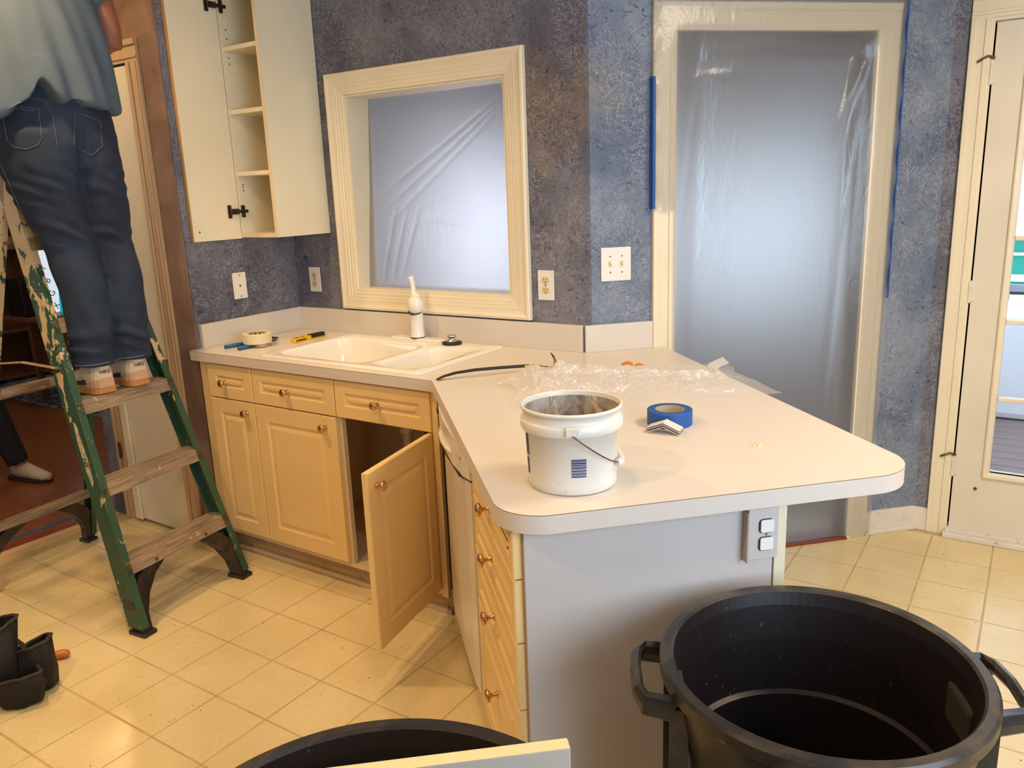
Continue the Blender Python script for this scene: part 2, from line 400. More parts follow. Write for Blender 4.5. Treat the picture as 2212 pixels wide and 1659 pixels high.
def make_knob():
    prof = [(0, 0), (.0085, 0), (.0085, .003), (.0045, .006), (.0045, .014), (.008, .018), (.0155, .022), (.0165, .026), (.014, .031), (.007, .0335), (0, .034)]
    bm = lathe(BM(), prof, 20, Matrix.Rotation(math.radians(90), 4, 'X'))
    bmesh.ops.recalc_face_normals(bm, faces=bm.faces); me = bpy.data.meshes.new('knob'); bm.to_mesh(me); bm.free()
    me.materials.append(MATS['brass'])
    for p in me.polygons: p.use_smooth = True
    return me
KNOB = make_knob()
def knob(parent, loc, rot=None):
    o = bpy.data.objects.new('knob', KNOB); COL.objects.link(o); o.parent = parent; o.location = loc
    if rot: o.rotation_euler = rot
    return o
def remeshed(name, bm, m, parent=None, vox=.01, smooth=6, disp=None):
    bmesh.ops.recalc_face_normals(bm, faces=bm.faces)
    me = bpy.data.meshes.new(name); bm.to_mesh(me); bm.free()
    t = bpy.data.objects.new(name, me); COL.objects.link(t)
    r = t.modifiers.new('r', 'REMESH'); r.mode = 'VOXEL'; r.voxel_size = vox
    s = t.modifiers.new('s', 'SMOOTH'); s.iterations = smooth; s.factor = .5
    dg = bpy.context.evaluated_depsgraph_get(); dg.update()
    m2 = bpy.data.meshes.new_from_object(t.evaluated_get(dg)); bpy.data.objects.remove(t)
    if disp:
        nr = [v.normal.copy() for v in m2.vertices]
        for v, n_ in zip(m2.vertices, nr): v.co += n_ * disp(v.co)
    m2.materials.clear(); m2.name = name
    return link(name, m2, m, parent, smooth=True)

# ================================================================ SETTING
fl = struct('floor', B((-.86, -5, -.05), (4.4, 1.09, -.0011)), 'grout')
def tile_mesh(w, d):
    bm = B((.0032, .0032, -.0012), (w - .0032, d - .0032, 0)); bmesh.ops.recalc_face_normals(bm, faces=bm.faces)
    top = [e for e in bm.edges if all(v.co.z > -.001 for v in e.verts)]
    bmesh.ops.bevel(bm, geom=top, offset=.0007, segments=1, affect='EDGES')
    me = bpy.data.meshes.new('floor_tile'); bm.to_mesh(me); bm.free(); me.materials.append(MATS['vinyl_tile']); return me
def lay(x0, dx, y0, dy, xa, xb, ya, yb):
    me = tile_mesh(dx, dy); i0 = math.ceil((xa - x0) / dx - 1e-6); i = i0
    while x0 + (i + 1) * dx <= xb + 1e-6:
        j = math.ceil((ya - y0) / dy - 1e-6)
        while y0 + (j + 1) * dy <= yb + 1e-6:
            o = bpy.data.objects.new('floor_tile', me); COL.objects.link(o); o.parent = fl; o.location = (x0 + i * dx, y0 + j * dy, 0)
            j += 1
        i += 1
lay(.468, .2335, -.8835, .2277, -.80, 2.35, -2.72, -.18)
lay(2.490, .2312, .5555, .2340, 2.02, 4.42, -2.0, 1.05)
struct('ceiling', B((-.97, -5.1, CE), (4.5, 1.2, CE + .1)), 'ceiling_paint')
# back (sink) wall with the pass-through opening
struct('wall_back', wall_with_holes(BM(), -.1, W + .02, 0, CE, 0, .12, [(.402, 1.242, 1.12, 1.958)]), 'faux_paint')
struct('wall_doorway', wall_with_holes(BM(), 0, 1.53, 0, CE, 0, .12, [(.356, 1.165, 0, 2.07)], AWM), 'faux_paint_daylit')
struct('wall_left', B((-.1, -.588, 0), (0, .0, CE)), 'faux_paint')
struct('wall_pantry', wall_with_holes(BM(), -.86, -.70, 0, CE, -.59, -.49, []), 'faux_paint')
struct('wall_pantry_front', wall_with_holes(BM(), -.70, -.006, 0, CE, -.592, -.49, [(-.66, -.21, 0, 2.12)]), 'faux_paint_brown')
struct('wall_pantry_side', B((-.95, -.49, 0), (-.86, .0, CE)), 'plain_wall')
YE = 1.0675
struct('wall_right', wall_with_holes(BM(), 2.6275, 4.5, 0, CE, YE, YE + .12, [(2.77, 3.62, 0, 2.09)]), 'faux_paint')
struct('wall_east', wall_with_holes(BM(), 0, 6.2, 0, CE, 0, .1, [(1.6, 3.6, .8, 2.15)], wall_mx((4.5, -5, 0), math.radians(90))), 'plain_wall')
struct('wall_south', wall_with_holes(BM(), -.97, 4.5, 0, CE, -5.1, -5, []), 'plain_wall')
struct('wall_west', wall_with_holes(BM(), 0, 4.41, 0, CE, 0, .1, [(1.6, 4.41, 0, 2.15)], wall_mx((-.86, -5, 0), math.radians(90))), 'plain_wall')
# threshold to the living room
struct('trim_1', B((-.862, -3.4, -.004), (-.812, -.60, .006), .002), 'tan_casing')
struct('trim_2', B((-.935, -3.4, -.004), (-.862, -.60, .004), .002), 'red_wood')
hw = struct('floor_living_room', B((-5.2, -3.6, -.05), (-.86, 2.6, -.006)), 'seam_brown')
pm = {}
for r in range(44):
    y = -2.2 + r * .0835; x = -.937 - (r * .37) % 1.1
    xs = [-.937]
    while xs[-1] > -4.9: xs.append(xs[-1] - (.55 if (len(xs) == 1 and r % 2) else 1.18))
    for a, b in zip(xs, xs[1:]):
        k = round(a - b, 2)
        if k not in pm:
            me = bpy.data.meshes.new('floor_plank'); bmq = B((0, .001, -.006), (k - .002, .0825, 0)); bmesh.ops.recalc_face_normals(bmq, faces=bmq.faces); bmq.to_mesh(me); bmq.free(); me.materials.append(MATS['hardwood']); pm[k] = me
        o = bpy.data.objects.new('floor_plank', pm[k]); COL.objects.link(o); o.parent = hw; o.location = (b, y, 0)
bmx = BM(); box(bmx, (-5.2, 2.5, 0), (-.86, 2.6, CE)); box(bmx, (-5.3, -3.7, 0), (-5.2, 2.6, CE)); box(bmx, (-5.3, -3.7, 0), (-.97, -3.6, CE))
struct('wall_living_room', bmx, 'plain_wall')
struct('ceiling_living_room', B((-5.3, -3.7, CE), (-.97, 2.6, CE + .1)), 'ceiling_paint')
# rooms seen through the film
struct('floor_hall', B((-.86, .12, -.05), (2.62, 4.1, -.003)), 'brown_wood')
bmx = BM(); box(bmx, (-.86, 4.0, 0), (2.8, 4.1, CE)); box(bmx, (-.86, .12, 0), (-.78, 4.1, CE)); box(bmx, (2.60, 1.19, 0), (2.7, 4.1, CE))
struct('wall_hall', bmx, 'back_room_wall')
struct('ceiling_hall', B((-.86, 0, CE), (2.75, 4.1, CE + .1)), 'ceiling_paint')

# pass-through casing and jambs
def ring_profile(x0, x1, z0, z1, prof):
    bm = BM(); R = []
    for ins, y in prof:
        R.append([bm.verts.new(p) for p in ((x0 + ins, y, z0 + ins), (x1 - ins, y, z0 + ins), (x1 - ins, y, z1 - ins), (x0 + ins, y, z1 - ins))])
    for a, b in zip(R, R[1:]):
        for i in range(4): bm.faces.new((a[i], a[(i + 1) % 4], b[(i + 1) % 4], b[i]))
    return bm
CP = [(0, 0), (0, -.019), (.004, -.023), (.012, -.024), (.022, -.019), (.034, -.0165), (.046, -.0165), (.048, -.014), (.060, -.0135), (.062, -.011), (.076, -.0105), (.080, -.008), (.0895, -.0075), (.0915, -.003), (.0915, .0)]
w1 = struct('window_1', ring_profile(.3105, 1.3335, 1.030, 2.050, CP), 'casing_cream')
w1['label'] = 'cream moulded casing around the film-covered pass-through opening above the sink'
bm = BM(); box(bm, (.402, 0, 1.115), (.414, .16, 1.963)); box(bm, (1.230, 0, 1.115), (1.242, .16, 1.963)); box(bm, (.414, 0, 1.113), (1.230, .16, 1.125)); box(bm, (.414, 0, 1.951), (1.230, .16, 1.963))
struct('window_jamb', bm, 'casing_cream', w1)
# doorway casing: profiled boards
def casing(bm, x0, x1, z0, z1, y=0, t=.020, mx=None, vert=True):
    box(bm, (x0, y - t * .6, z0), (x1, y, z1), mx)
    if vert:
        w_ = x1 - x0
        box(bm, (x0, y - t, z0), (x0 + w_ * .28, y - t * .6, z1), mx, .003)
        box(bm, (x0 + w_ * .72, y - t * .85, z0), (x0 + w_ * .85, y - t * .6, z1), mx, .002)
    else:
        h_ = z1 - z0
        box(bm, (x0, y - t, z1 - h_ * .28), (x1, y - t * .6, z1), mx, .003)
        box(bm, (x0, y - t * .85, z0 + h_ * .15), (x1, y - t * .6, z0 + h_ * .28), mx, .002)
    return bm
bm = BM(); casing(bm, .268, .356, 0, 2.07, mx=AWM); casing(bm, .268, 1.262, 2.07, 2.165, mx=AWM, vert=False); casing(bm, 1.165, 1.262, 0, 2.07, mx=AWM)
box(bm, (.340, 0, 0), (.356, .14, 2.07), AWM); box(bm, (1.165, 0, 0), (1.181, .14, 2.07), AWM); box(bm, (.340, 0, 2.07), (1.181, .14, 2.086), AWM)
d2 = struct('door_2', bm, 'casing_cream'); d2['label'] = 'cream cased doorway sealed with plastic film'
struct('threshold', B((.356, -.03, -.003), (1.165, .12, .010), .002, AWM), 'red_wood', d2)
# baseboards
bm = BM(); box(bm, (1.262, -.014, 0), (1.505, 0, .108), AWM, .002); box(bm, (1.262, -.022, 0), (1.505, -.014, .018), AWM, .003)
struct('baseboard_doorway', bm, 'scuffed_trim')
bm = BM(); box(bm, (2.618, YE - .014, 0), (2.690, YE, .105), None, .002); struct('baseboard_right', bm, 'scuffed_trim')
# exterior french door
bm = BM(); casing(bm, 2.690, 2.758, 0, 2.10, YE); casing(bm, 2.690, 3.70, 2.10, 2.19, YE, vert=False); casing(bm, 3.632, 3.70, 0, 2.10, YE)
box(bm, (2.758, YE - .006, 0), (2.770, YE + .12, 2.10)); box(bm, (3.62, YE - .006, 0), (3.632, YE + .12, 2.10)); box(bm, (2.770, YE - .006, 2.088), (3.62, YE + .12, 2.10))
struct('trim_door', bm, 'casing_cream')
d1 = thing('door_1', 'cream glazed exterior door with white muntins at the right edge', 'door'); del d1['category']; d1['kind'] = 'structure'
gx0, gx1, gz0, gz1 = 2.907, 3.48, .303, 1.93
yd = YE + .004
obj('door_leaf', wall_with_holes(BM(), 2.776, 3.612, .028, 2.082, yd, yd + .044, [(gx0, gx1, gz0, gz1)]), 'white_trim', d1)
bm = ring_profile(gx0 - .026, gx1 + .026, gz0 - .026, gz1 + .026, [(0, yd), (0, yd - .008), (.006, yd - .012), (.018, yd - .010), (.026, yd + .004), (.026, yd + .02)])
obj('glazing_bead', bm, 'casing_cream', d1)
zs = [.620, .943, 1.277, 1.605]
for z in zs: obj('muntin', B((gx0, yd + .006, z - .009), (gx1, yd + .036, z + .009), .003), 'casing_cream', d1)
for k in (1, 2):
    x = gx0 + (gx1 - gx0) * k / 3; obj('muntin', B((x - .009, yd + .008, gz0), (x + .009, yd + .034, gz1), .003), 'casing_cream', d1)
zz = [gz0] + zs + [gz1]
for k in range(3):
    for a, b in zip(zz, zz[1:]):
        xa = gx0 + (gx1 - gx0) * k / 3; obj('pane', B((xa, yd + .019, a), (xa + (gx1 - gx0) / 3, yd + .022, b)), 'glass', d1)
for k, z in enumerate((1.905, 1.063, .315)):
    bm = BM(); tube(bm, [(2.770, yd - .008, z - .045), (2.770, yd - .008, z + .045)], .0065, 10); box(bm, (2.756, yd - .004, z - .04), (2.790, yd + .002, z + .04))
    for q in (-.018, 0, .018): lathe(bm, [(.0072, q - .001), (.0078, q), (.0072, q + .001)], 10, Matrix.Translation((2.770, yd - .008, z)))
    h = obj('hinge', bm, 'white_trim', d1)
    if k != 1:
        bm = tube(BM(), [(2.772, yd - .012, z + .055), (2.755, yd - .02, z + .058), (2.740, yd - .024, z + .050), (2.722, yd - .020, z + .040)], .0045, 8); lathe(bm, [(.008, 0), (.008, .008)], 10, Matrix.Translation((2.772, yd - .010, z + .048)))
        obj('door_stop', bm, 'bronze', h)
obj('stop_hole', lathe(BM(), [(0, 0), (.007, 0), (.007, .003), (0, .003)], 12, Matrix.Translation((2.862, yd, .224)) @ Matrix.Rotation(math.radians(90), 4, 'X')), 'bronze', d1)
bm = BM(); box(bm, (2.758, YE - .055, 0), (3.63, YE + .12, .022), None, .004); box(bm, (2.765, YE - .03, .020), (3.62, YE + .05, .034), None, .004)
struct('trim_sill', bm, 'scuffed_trim')
# pantry door at the left
bm = BM(); casing(bm, -.21, -.135, 0, 2.10, -.592, .02); casing(bm, -.735, -.135, 2.10, 2.185, -.592, vert=False); casing(bm, -.735, -.66, .0, 2.10, -.592)
struct('trim_pantry', bm, 'tan_casing')
d3 = thing('door_3', 'closed cream pantry door behind the ladder', 'door'); del d3['category']; d3['kind'] = 'structure'
bm = BM(); box(bm, (-.645, -.598, .018), (-.222, -.562, 2.09)); obj('door_leaf', bm, 'cabinet_white', d3)
obj('door_leaf_moulding', B((-.655, -.612, .012), (-.60, -.598, 2.09), .006), 'cabinet_white', d3)
for z in (.36, 1.75): obj('hinge', B((-.708, -.616, z - .04), (-.692, -.610, z + .04), .001), 'bronze', d3)
obj('hinge', B((-.216, -.620, .78), (-.200, -.612, .86), .001), 'bronze', d3)

# film over the two openings
def film(name, label, mx, x0, x1, z0, z1, fn, nx=60, nz=90, m='plastic_film_wide', skip=None):
    bm = BM(); g = []
    for j in range(nz + 1):
        row = []
        for i in range(nx + 1):
            x = x0 + (x1 - x0) * i / nx; z = z0 + (z1 - z0) * j / nz
            row.append(bm.verts.new(mx @ Vector((x, fn(x, z), z))))
        g.append(row)
    for j in range(nz):
        for i in range(nx):
            if skip and skip(x0 + (x1 - x0) * (i + .5) / nx, z0 + (z1 - z0) * (j + .5) / nz): continue
            bm.faces.new((g[j][i], g[j][i + 1], g[j + 1][i + 1], g[j + 1][i]))
    return tag(obj(name, bm, m, smooth=True), label, 'plastic sheet')
def fold(x, z, a, b, width, amp):
    d = (x - a[0]) * (b[1] - a[1]) - (z - a[1]) * (b[0] - a[0]); L = math.hypot(b[0] - a[0], b[1] - a[1]); d /= L
    t = ((x - a[0]) * (b[0] - a[0]) + (z - a[1]) * (b[1] - a[1])) / L / L
    return amp * math.exp(-(d / width) ** 2) * max(0, min(1, 4 * t)) * max(0, min(1, 4 * (1 - t))) if 0 < t < 1 else 0
def wfn(x, z):
    y = .062 + .085 * (z - 1.12) / .84 + .010 * noise.noise(Vector((x * 2, z * 2, 1)))
    for k in range(3): y += fold(x, z, (.43 + .02 * k, 1.50 - .07 * k), (1.17 + .01 * k, 1.93 - .012 * k), .005, -.0035)
    for k in range(3): y += fold(x, z, (.50 + .05 * k, 1.13), (.58 + .07 * k, 1.50), .008, -.0035)
    y += fold(x, z, (.72, 1.43), (.98, 1.40), .006, -.006) + fold(x, z, (.74, 1.45), (.99, 1.415), .005, -.005)
    return y
film('plastic_sheet', 'clear plastic film stretched across the pass-through above the sink', Matrix.Identity(4), .414, 1.230, 1.125, 1.951, wfn, 90, 90)
def dfn(x, z):
    cx = min(1, max(0, (x - .34) / .1)) * min(1, max(0, (1.18 - x) / .1)) * min(1, max(0, (2.08 - z) / .1))
    y = -.024 + cx * (.035 + .02 * math.sin(x * 5 + z)) + .010 * noise.noise(Vector((x * 2.5, z * 1.2, 5))) * cx
    for k in range(2): y += fold(x, z, (.36, 1.98 - .08 * k), (.86 - .2 * k, 2.03 - .10 * k), .006, -.004)
    y += fold(x, z, (1.03, 1.66), (1.14, 2.02), .015, -.012) + fold(x, z, (1.02, .5), (1.12, 1.9), .02, -.010) + fold(x, z, (.37, 1.3), (.45, 1.95), .01, -.006)
    y += fold(x, z, (.4, .25), (.95, .05), .02, -.010) + fold(x, z, (.6, .7), (1.1, .4), .02, -.010)
    e = min(x - .262, 1.275 - x); 
    if e < .02 or z > 2.17: y += .004 * math.sin(z * 40) + (.0 if e >= .02 else -.002)
    return y
film('plastic_sheet', 'large plastic film taped over the cased doorway behind the counter', AWM, .262, 1.275, .012, 2.26, dfn, 80, 150, skip=lambda x, z: x < .345 and z < 1.44)
tag(obj('painter_tape', B((.2585, -.0325, 1.447), (.2695, .0, 1.912), .0008, AWM), 'tape_blue'), 'blue painter tape strip down the left edge of the doorway film', 'tape')
tag(obj('painter_tape', B((1.2745, -.0315, 1.05), (1.2800, -.0, 2.20), .0005, AWM), 'tape_blue'), 'thin blue painter tape line down the right edge of the doorway film', 'tape')
tag(obj('painter_tape', B((-1.00, -2.6, .0003), (-.975, -.72, .0012)), 'tape_blue'), 'blue tape line on the hardwood beside the threshold', 'tape')

# ================================================================ WORKTOP
def pen(u, v): return (JX + u * S + v * S, JY - u * S + v * S)
PE_, PWD = 1.2252, .9343
def corner(cu, cv, r, a0, a1, n=26):
    out = []
    for i in range(n + 1):
        a = math.radians(a0 + (a1 - a0) * i / n); out.append(pen(cu + r * math.cos(a), cv + r * math.sin(a)))
    return out
outl = [(.0, -.630), (.02, -.635), (JX, JY)] + corner(PE_ - .10, .10, .10, -90, 0) + corner(PE_ - .12, PWD - .12, .12, 0, 90) + [pen(-.273, PWD), (W + .002, -.002), (.002, -.002)]
outl[0] = (.002, -.635); outl.pop(1)
SX0, SX1, SY0, SY1 = .395, 1.232, -.602, -.048
hole = rrect(SX0 + .02, SY0 + .02, SX1 - .02, SY1 - .02, .03)
bm = BM(); L1 = fill(bm, [outl, hole], H, 0)
La = ring(bm, outl, H - .0015); Lb = ring(bm, outl, H - .040)
skirt(bm, L1[0], La, 1); skirt(bm, La, Lb, 2)
ha = ring(bm, hole, H - .040); skirt(bm, L1[1], ha, 2)
L2 = fill(bm, [outl, hole], H - .0401, 2)
ct = tag(obj('countertop', bm, ['laminate', 'seam_brown', 'laminate_edge']), 'cream laminate worktop running from the sink wall into a rounded peninsula', 'countertop')
bh = H + .104
bm = BM(); box(bm, (.004, -.575, H), (.022, -.004, bh), None, .0015)
obj('backsplash', bm, 'laminate', ct)
bm = BM(); box(bm, (.022, -.022, H), (W - .004, -.004, bh), None, .0015); obj('backsplash', bm, 'laminate', ct)
bm = BM(); box(bm, (-.004, -.022, H), (.266, -.004, bh), AWM, .0015); obj('backsplash', bm, 'laminate', ct)
bm = BM(); box(bm, (.002, -.577, H), (.024, -.002, bh + .002)); 
bm = BM(); box(bm, (.003, -.5765, H), (.023, -.575, bh)); obj('edge_strip', bm, 'edge_cream', ct)
# sink
sk = thing('sink', 'white double-bowl drop-in sink set into the worktop', 'sink', ((SX0 + SX1) / 2, (SY0 + SY1) / 2, H))
ox, oy = sk.location.x, sk.location.y
sh = lambda lp: [(x - ox, y - oy) for x, y in lp]
bm = BM(); O = sh(rrect(SX0, SY0, SX1, SY1, .035)); O2 = sh(rrect(SX0 + .012, SY0 + .012, SX1 - .012, SY1 - .012, .028))
bowls = [(.445, -.562, .935, -.165, .17), (.972, -.562, 1.192, -.185, .14)]
a = ring(bm, O, .0005); b = ring(bm, O, .006); skirt(bm, a, b)
loops = [O2] + [sh(rrect(x0, y0, x1, y1, .065)) for x0, y0, x1, y1, d in bowls]
F = fill(bm, loops, .010); skirt(bm, b, F[0])
for (x0, y0, x1, y1, d), fr in zip(bowls, F[1:]):
    prev = fr
    for ins, z, r in ((.004, .007, .062), (.008, 0, .06), (.018, -d * .6, .055), (.028, -d * .9, .05), (.055, -d, .04)):
        nx_ = ring(bm, sh(rrect(x0 + ins, y0 + ins, x1 - ins, y1 - ins, r)), z); skirt(bm, prev, nx_); prev = nx_
    bm.faces.new(prev)
    cx, cy = (x0 + x1) / 2 - ox, (y0 + y1) / 2 - oy
basin = obj('basin', bm, 'ceramic', sk)
for p in basin.data.polygons: p.use_smooth = True
m_ = basin.modifiers.new('e', 'EDGE_SPLIT'); m_.split_angle = math.radians(40)
for x0, y0, x1, y1, d in bowls:
    obj('drain', lathe(BM(), [(0, .0005), (.02, .0005), (.028, .003), (.042, .003), (.045, 0)], 24, Matrix.Translation(((x0 + x1) / 2 - ox, (y0 + y1) / 2 - oy, -d))), 'steel', sk, smooth=True)
# faucet
fx, fy, fz = .812, -.092, H + .0102
fc = thing('faucet', 'white single-lever faucet standing behind the sink bowls', 'faucet', (fx, fy, fz)); fc.scale = (1.06, 1.06, 1.07)
bm = BM(); P0 = rrect(-.135, -.028, .135, .028, .027); 
a = ring(bm, P0, 0); b = ring(bm, P0, .005); c = ring(bm, rrect(-.128, -.021, .128, .021, .0205), .010); skirt(bm, a, b); skirt(bm, b, c); bm.faces.new(c)
obj('escutcheon', bm, 'ceramic', fc, smooth=False)
obj('body', lathe(BM(), [(.0285, .010), (.0285, .014), (.0275, .016), (.0265, .05), (.0255, .11), (.0255, .135), (.024, .14)], 28), 'ceramic', fc, smooth=True)
obj('base_ring', lathe(BM(), [(.0292, .0098), (.0292, .0135), (.0284, .0135)], 28), 'slot_dark', fc)
spx = Matrix.Rotation(math.radians(200), 4, 'Z')
bm = BM(); tube(bm, [(0, 0, .112), (.005, -.008, .135), (.002, -.006, .155), (0, 0, .17)], [.027, .033, .031, .022], 18); obj('spray_head', bm, 'ceramic', fc, smooth=True)
bm = BM(); tube(bm, [(.0, -.004, .1155), (.0005, -.0055, .119)], .0295, 18); obj('head_seam', bm, 'slot_dark', fc)
bm = BM(); tube(bm, [(.0, .0, .160), (-.002, .002, .176), (-.012, .004, .19), (-.014, .006, .21), (-.020, .008, .235), (-.024, .006, .25)], [.026, .019, .012, .0095, .011, .0125], 14); obj('lever', bm, 'ceramic', fc, smooth=True)
bm = BM(); tube(bm, [(-.016, -.021, .152), (0, -.030, .158), (.016, -.021, .166)], .002, 6); obj('lever_seam', bm, 'slot_dark', fc)
st = thing('sink_strainer', 'black rubber sink stopper with a metal knob beside the faucet', 'sink stopper', (1.012, -.115, H + .0102))
obj('rubber', lathe(BM(), [(0, 0), (.036, 0), (.042, .004), (.041, .009), (.03, .013), (0, .013)], 28), 'black', st, smooth=True)
obj('metal_knob', lathe(BM(), [(.022, .013), (.02, .017), (.012, .021), (.014, .028), (.020, .032), (.019, .037), (.010, .038), (0, .036)], 24), 'steel', st, smooth=True)

# ================================================================ BASE CABINETS
CZ = H - .0405
FY = -.6005                                    # carcass front; fronts sit on it
def front(parent, name, x0, x1, z0, z1, border, knobs, loc0=(0, 0, 0), m='thermofoil', **kw):
    w_, h_ = x1 - x0, z1 - z0
    o = obj(name, panel_front(w_, h_, .019, border, **kw), m, parent, loc=(x0 - loc0[0], FY - .0195 - loc0[1], z0 - loc0[2]))
    for kx, kz in knobs: knob(o, (kx - x0, 0, kz - z0))
    return o
def carcass(parent, x0, x1, dx, y1=-.006, kick=True):
    bm = BM(); t = .016
    box(bm, (x0 - dx, FY, .10), (x0 + t - dx, y1, CZ)); box(bm, (x1 - t - dx, FY, .10), (x1 - dx, y1, CZ))
    box(bm, (x0 + t - dx, FY, .10), (x1 - t - dx, y1, .116)); box(bm, (x0 + t - dx, y1 - .008, .116), (x1 - t - dx, y1, CZ))
    box(bm, (x0 + t - dx, FY, CZ - .145), (x1 - t - dx, FY + .02, CZ - .155)); box(bm, (x0 + t - dx, FY, CZ - .02), (x1 - t - dx, FY + .08, CZ))
    obj('carcass', bm, 'cabinet_end', parent)
c1 = thing('base_cabinet', 'narrow base cabinet with one small drawer over a slim door at the left end', 'cabinet')
carcass(c1, .085, .364, 0)
obj('filler_strip', B((.022, FY - .006, .0), (.084, FY + .012, CZ)), 'thermofoil', c1)
front(c1, 'drawer', .0855, .362, .727, .871, .048, [(.197, .797)])
front(c1, 'door', .0855, .362, .125, .722, .058, [(.320, .680)])
c2 = thing('base_cabinet', 'wide sink base cabinet with two false drawers and one door hanging open', 'cabinet')
carcass(c2, .3645, 1.292, 0)
obj('divider', B((.818, FY, .116), (.842, FY + .02, .722)), 'cabinet_inside', c2)
DRW = obj('drawer', panel_front(.462, .144, .019, .046), 'thermofoil', c2, loc=(.3665, FY - .0195, .727)); knob(DRW, (.575 - .3665, 0, .070))
DRW = obj('drawer', panel_front(.458, .144, .019, .046), 'thermofoil', c2, loc=(.8335, FY - .0195, .727)); knob(DRW, (1.050 - .8335, 0, .073))
front(c2, 'door', .3665, .826, .125, .722, .066, [(.772, .677)])
ang = math.atan2(-1.030 + .612, 1.383 - 1.288)   # opened leaf runs from the hinge towards the room
dl = obj('door', panel_front(.438, .597, .019, .066), 'thermofoil', c2, smooth=False)
# local x from free edge to hinge; face (-y local) ends up looking to the left of the room
fe = Vector((1.372, -1.030, .125)); hg = Vector((1.2905, -.618, .125)); dv = (hg - fe).normalized()
dl.location = fe; dl.rotation_euler = (0, 0, math.atan2(dv.y, dv.x))
dl['label'] = 'open door swung out into the room'
knob(dl, (.048, 0, .545))
for z in (.08, .52): obj('hinge', B((.40, .019, z - .02), (.437, .030, z + .02), .002), 'dark_metal', dl)
obj('base_shoe', B((.03, -.566, 0), (1.29, -.550, .018), .004), 'cabinet_end', c2)
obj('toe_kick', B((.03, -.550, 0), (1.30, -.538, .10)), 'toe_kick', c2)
obj('filler_strip', B((1.2925, -.612, .098), (1.318, -.594, CZ), .001), 'thermofoil', c2)
# pipes below the sink
pp = thing('drain_pipe', 'pale plastic drain traps and black disposer under the sink behind the open door', 'pipe', (.95, -.30, .30))
bm = BM(); tube(bm, [(-.05, 0, .42), (-.05, 0, .16), (-.04, -.0, .10), (0, -.01, .075), (.04, -.01, .10), (.05, -.01, .2), (.07, .1, .23), (.07, .2, .23)], .021, 12); obj('trap', bm, 'pvc', pp, smooth=True)
bm = BM(); tube(bm, [(.14, -.03, .45), (.14, -.03, .20), (.10, -.02, .15), (.05, -.01, .16)], .021, 12); obj('tailpiece', bm, 'pvc', pp, smooth=True)
for q in ((-.05, 0, .30), (-.05, 0, .17), (.14, -.03, .30)): obj('slip_nut', lathe(BM(), [(.022, -.014), (.031, -.012), (.031, .012), (.022, .014)], 10, Matrix.Translation(q)), 'pvc', pp)
obj('disposer', lathe(BM(), [(0, .02), (.05, .02), (.065, .04), (.07, .16), (.05, .22), (.04, .40)], 20, Matrix.Translation((.05, .06, .0))), 'hose_black', pp, smooth=True)

# dishwasher and drawers on the peninsula (local x = u along the side, local y = v into the body)
PJ = (JX, JY, 0)
dw = thing('dishwasher', 'off-white dishwasher with curved control panel in the peninsula side', 'dishwasher', PJ, PENR)
obj('tub', B((.038, .05, .10), (.646, .585, CZ - .002)), 'carcass', dw)
bm = BM()
prism(bm, [(.040, .049), (.040, .024), (.10, .018), (.34, .014), (.58, .018), (.640, .024), (.640, .049)], .140, .775); obj('door', bm, 'white_enamel', dw)
pts = [(.040, .049), (.040, .022), (.08, .008), (.2, -.004), (.34, -.008), (.48, -.004), (.60, .008), (.640, .022), (.640, .049)]
bm = prism(BM(), pts, .785, CZ - .004); bmesh.ops.bevel(bm, geom=[e for e in bm.edges if abs(e.verts[0].co.z - e.verts[1].co.z) < 1e-5], offset=.004, segments=2, affect='EDGES'); cp = obj('control_panel', bm, 'white_enamel', dw)
obj('badge', B((.13, -.004, .845), (.155, .004, .860)), 'slot_dark', cp)
bm = BM(); prism(bm, [(.06, .03), (.12, .003), (.34, -.010), (.56, .003), (.62, .03)], .775, .784); obj('handle_gap', bm, 'slot_dark', dw)
bm = BM(); tube(bm, [(.20, .002, .815), (.27, -.010, .812), (.34, -.013, .811), (.41, -.010, .812), (.48, .002, .815)], .007, 8); obj('handle', bm, 'white_enamel', dw, smooth=True)
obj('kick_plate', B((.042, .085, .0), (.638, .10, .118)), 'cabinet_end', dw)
for k in range(5): obj('button', B((.50 + k * .02, .0005, .835), (.512 + k * .02, .009, .843), .001), 'panel_white', cp)
cf = tag(obj('corner_filler', B((.006, .030, .0), (.034, .05, CZ), .001), 'thermofoil', rot=(0, 0, PENR), loc=PJ), 'cream filler post in the inside corner left of the dishwasher', 'filler')
c3 = thing('drawer_cabinet', 'cream four-drawer base cabinet at the end of the peninsula', 'cabinet', PJ, PENR)
bm = BM(); box(bm, (.652, .045, .10), (.668, .585, CZ)); box(bm, (1.158, .045, .10), (1.174, .585, CZ)); box(bm, (.668, .045, .10), (1.158, .585, .116)); box(bm, (.668, .575, .116), (1.158, .585, CZ)); box(bm, (.668, .045, CZ - .02), (1.158, .10, CZ))
box(bm, (.668, .048, .116), (1.158, .052, CZ)); obj('carcass', bm, 'cabinet_end', c3)
zb = [.871, .762, .617, .459, .130]
for zt, zl in zip(zb, zb[1:]):
    h_ = zt - zl - .004
    o = obj('drawer', panel_front(.515, h_, .019, .034 if h_ < .2 else .05), 'thermofoil', c3, loc=(.659, .0255, zl + .004)); knob(o, (.2575, 0, h_ / 2 if h_ < .2 else h_ * .60))
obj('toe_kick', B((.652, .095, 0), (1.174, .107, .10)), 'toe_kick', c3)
ep = thing('peninsula_panel', 'white end panel of the peninsula under the rounded worktop end', 'panel', PJ, PENR)
obj('end_panel', B((1.175, .048, .0), (1.187, .594, CZ - .001), .001), 'panel_white', ep)
obj('back_panel', B((-.262, .594, .0), (1.170, .606, CZ - .001)), 'panel_yellow', ep)
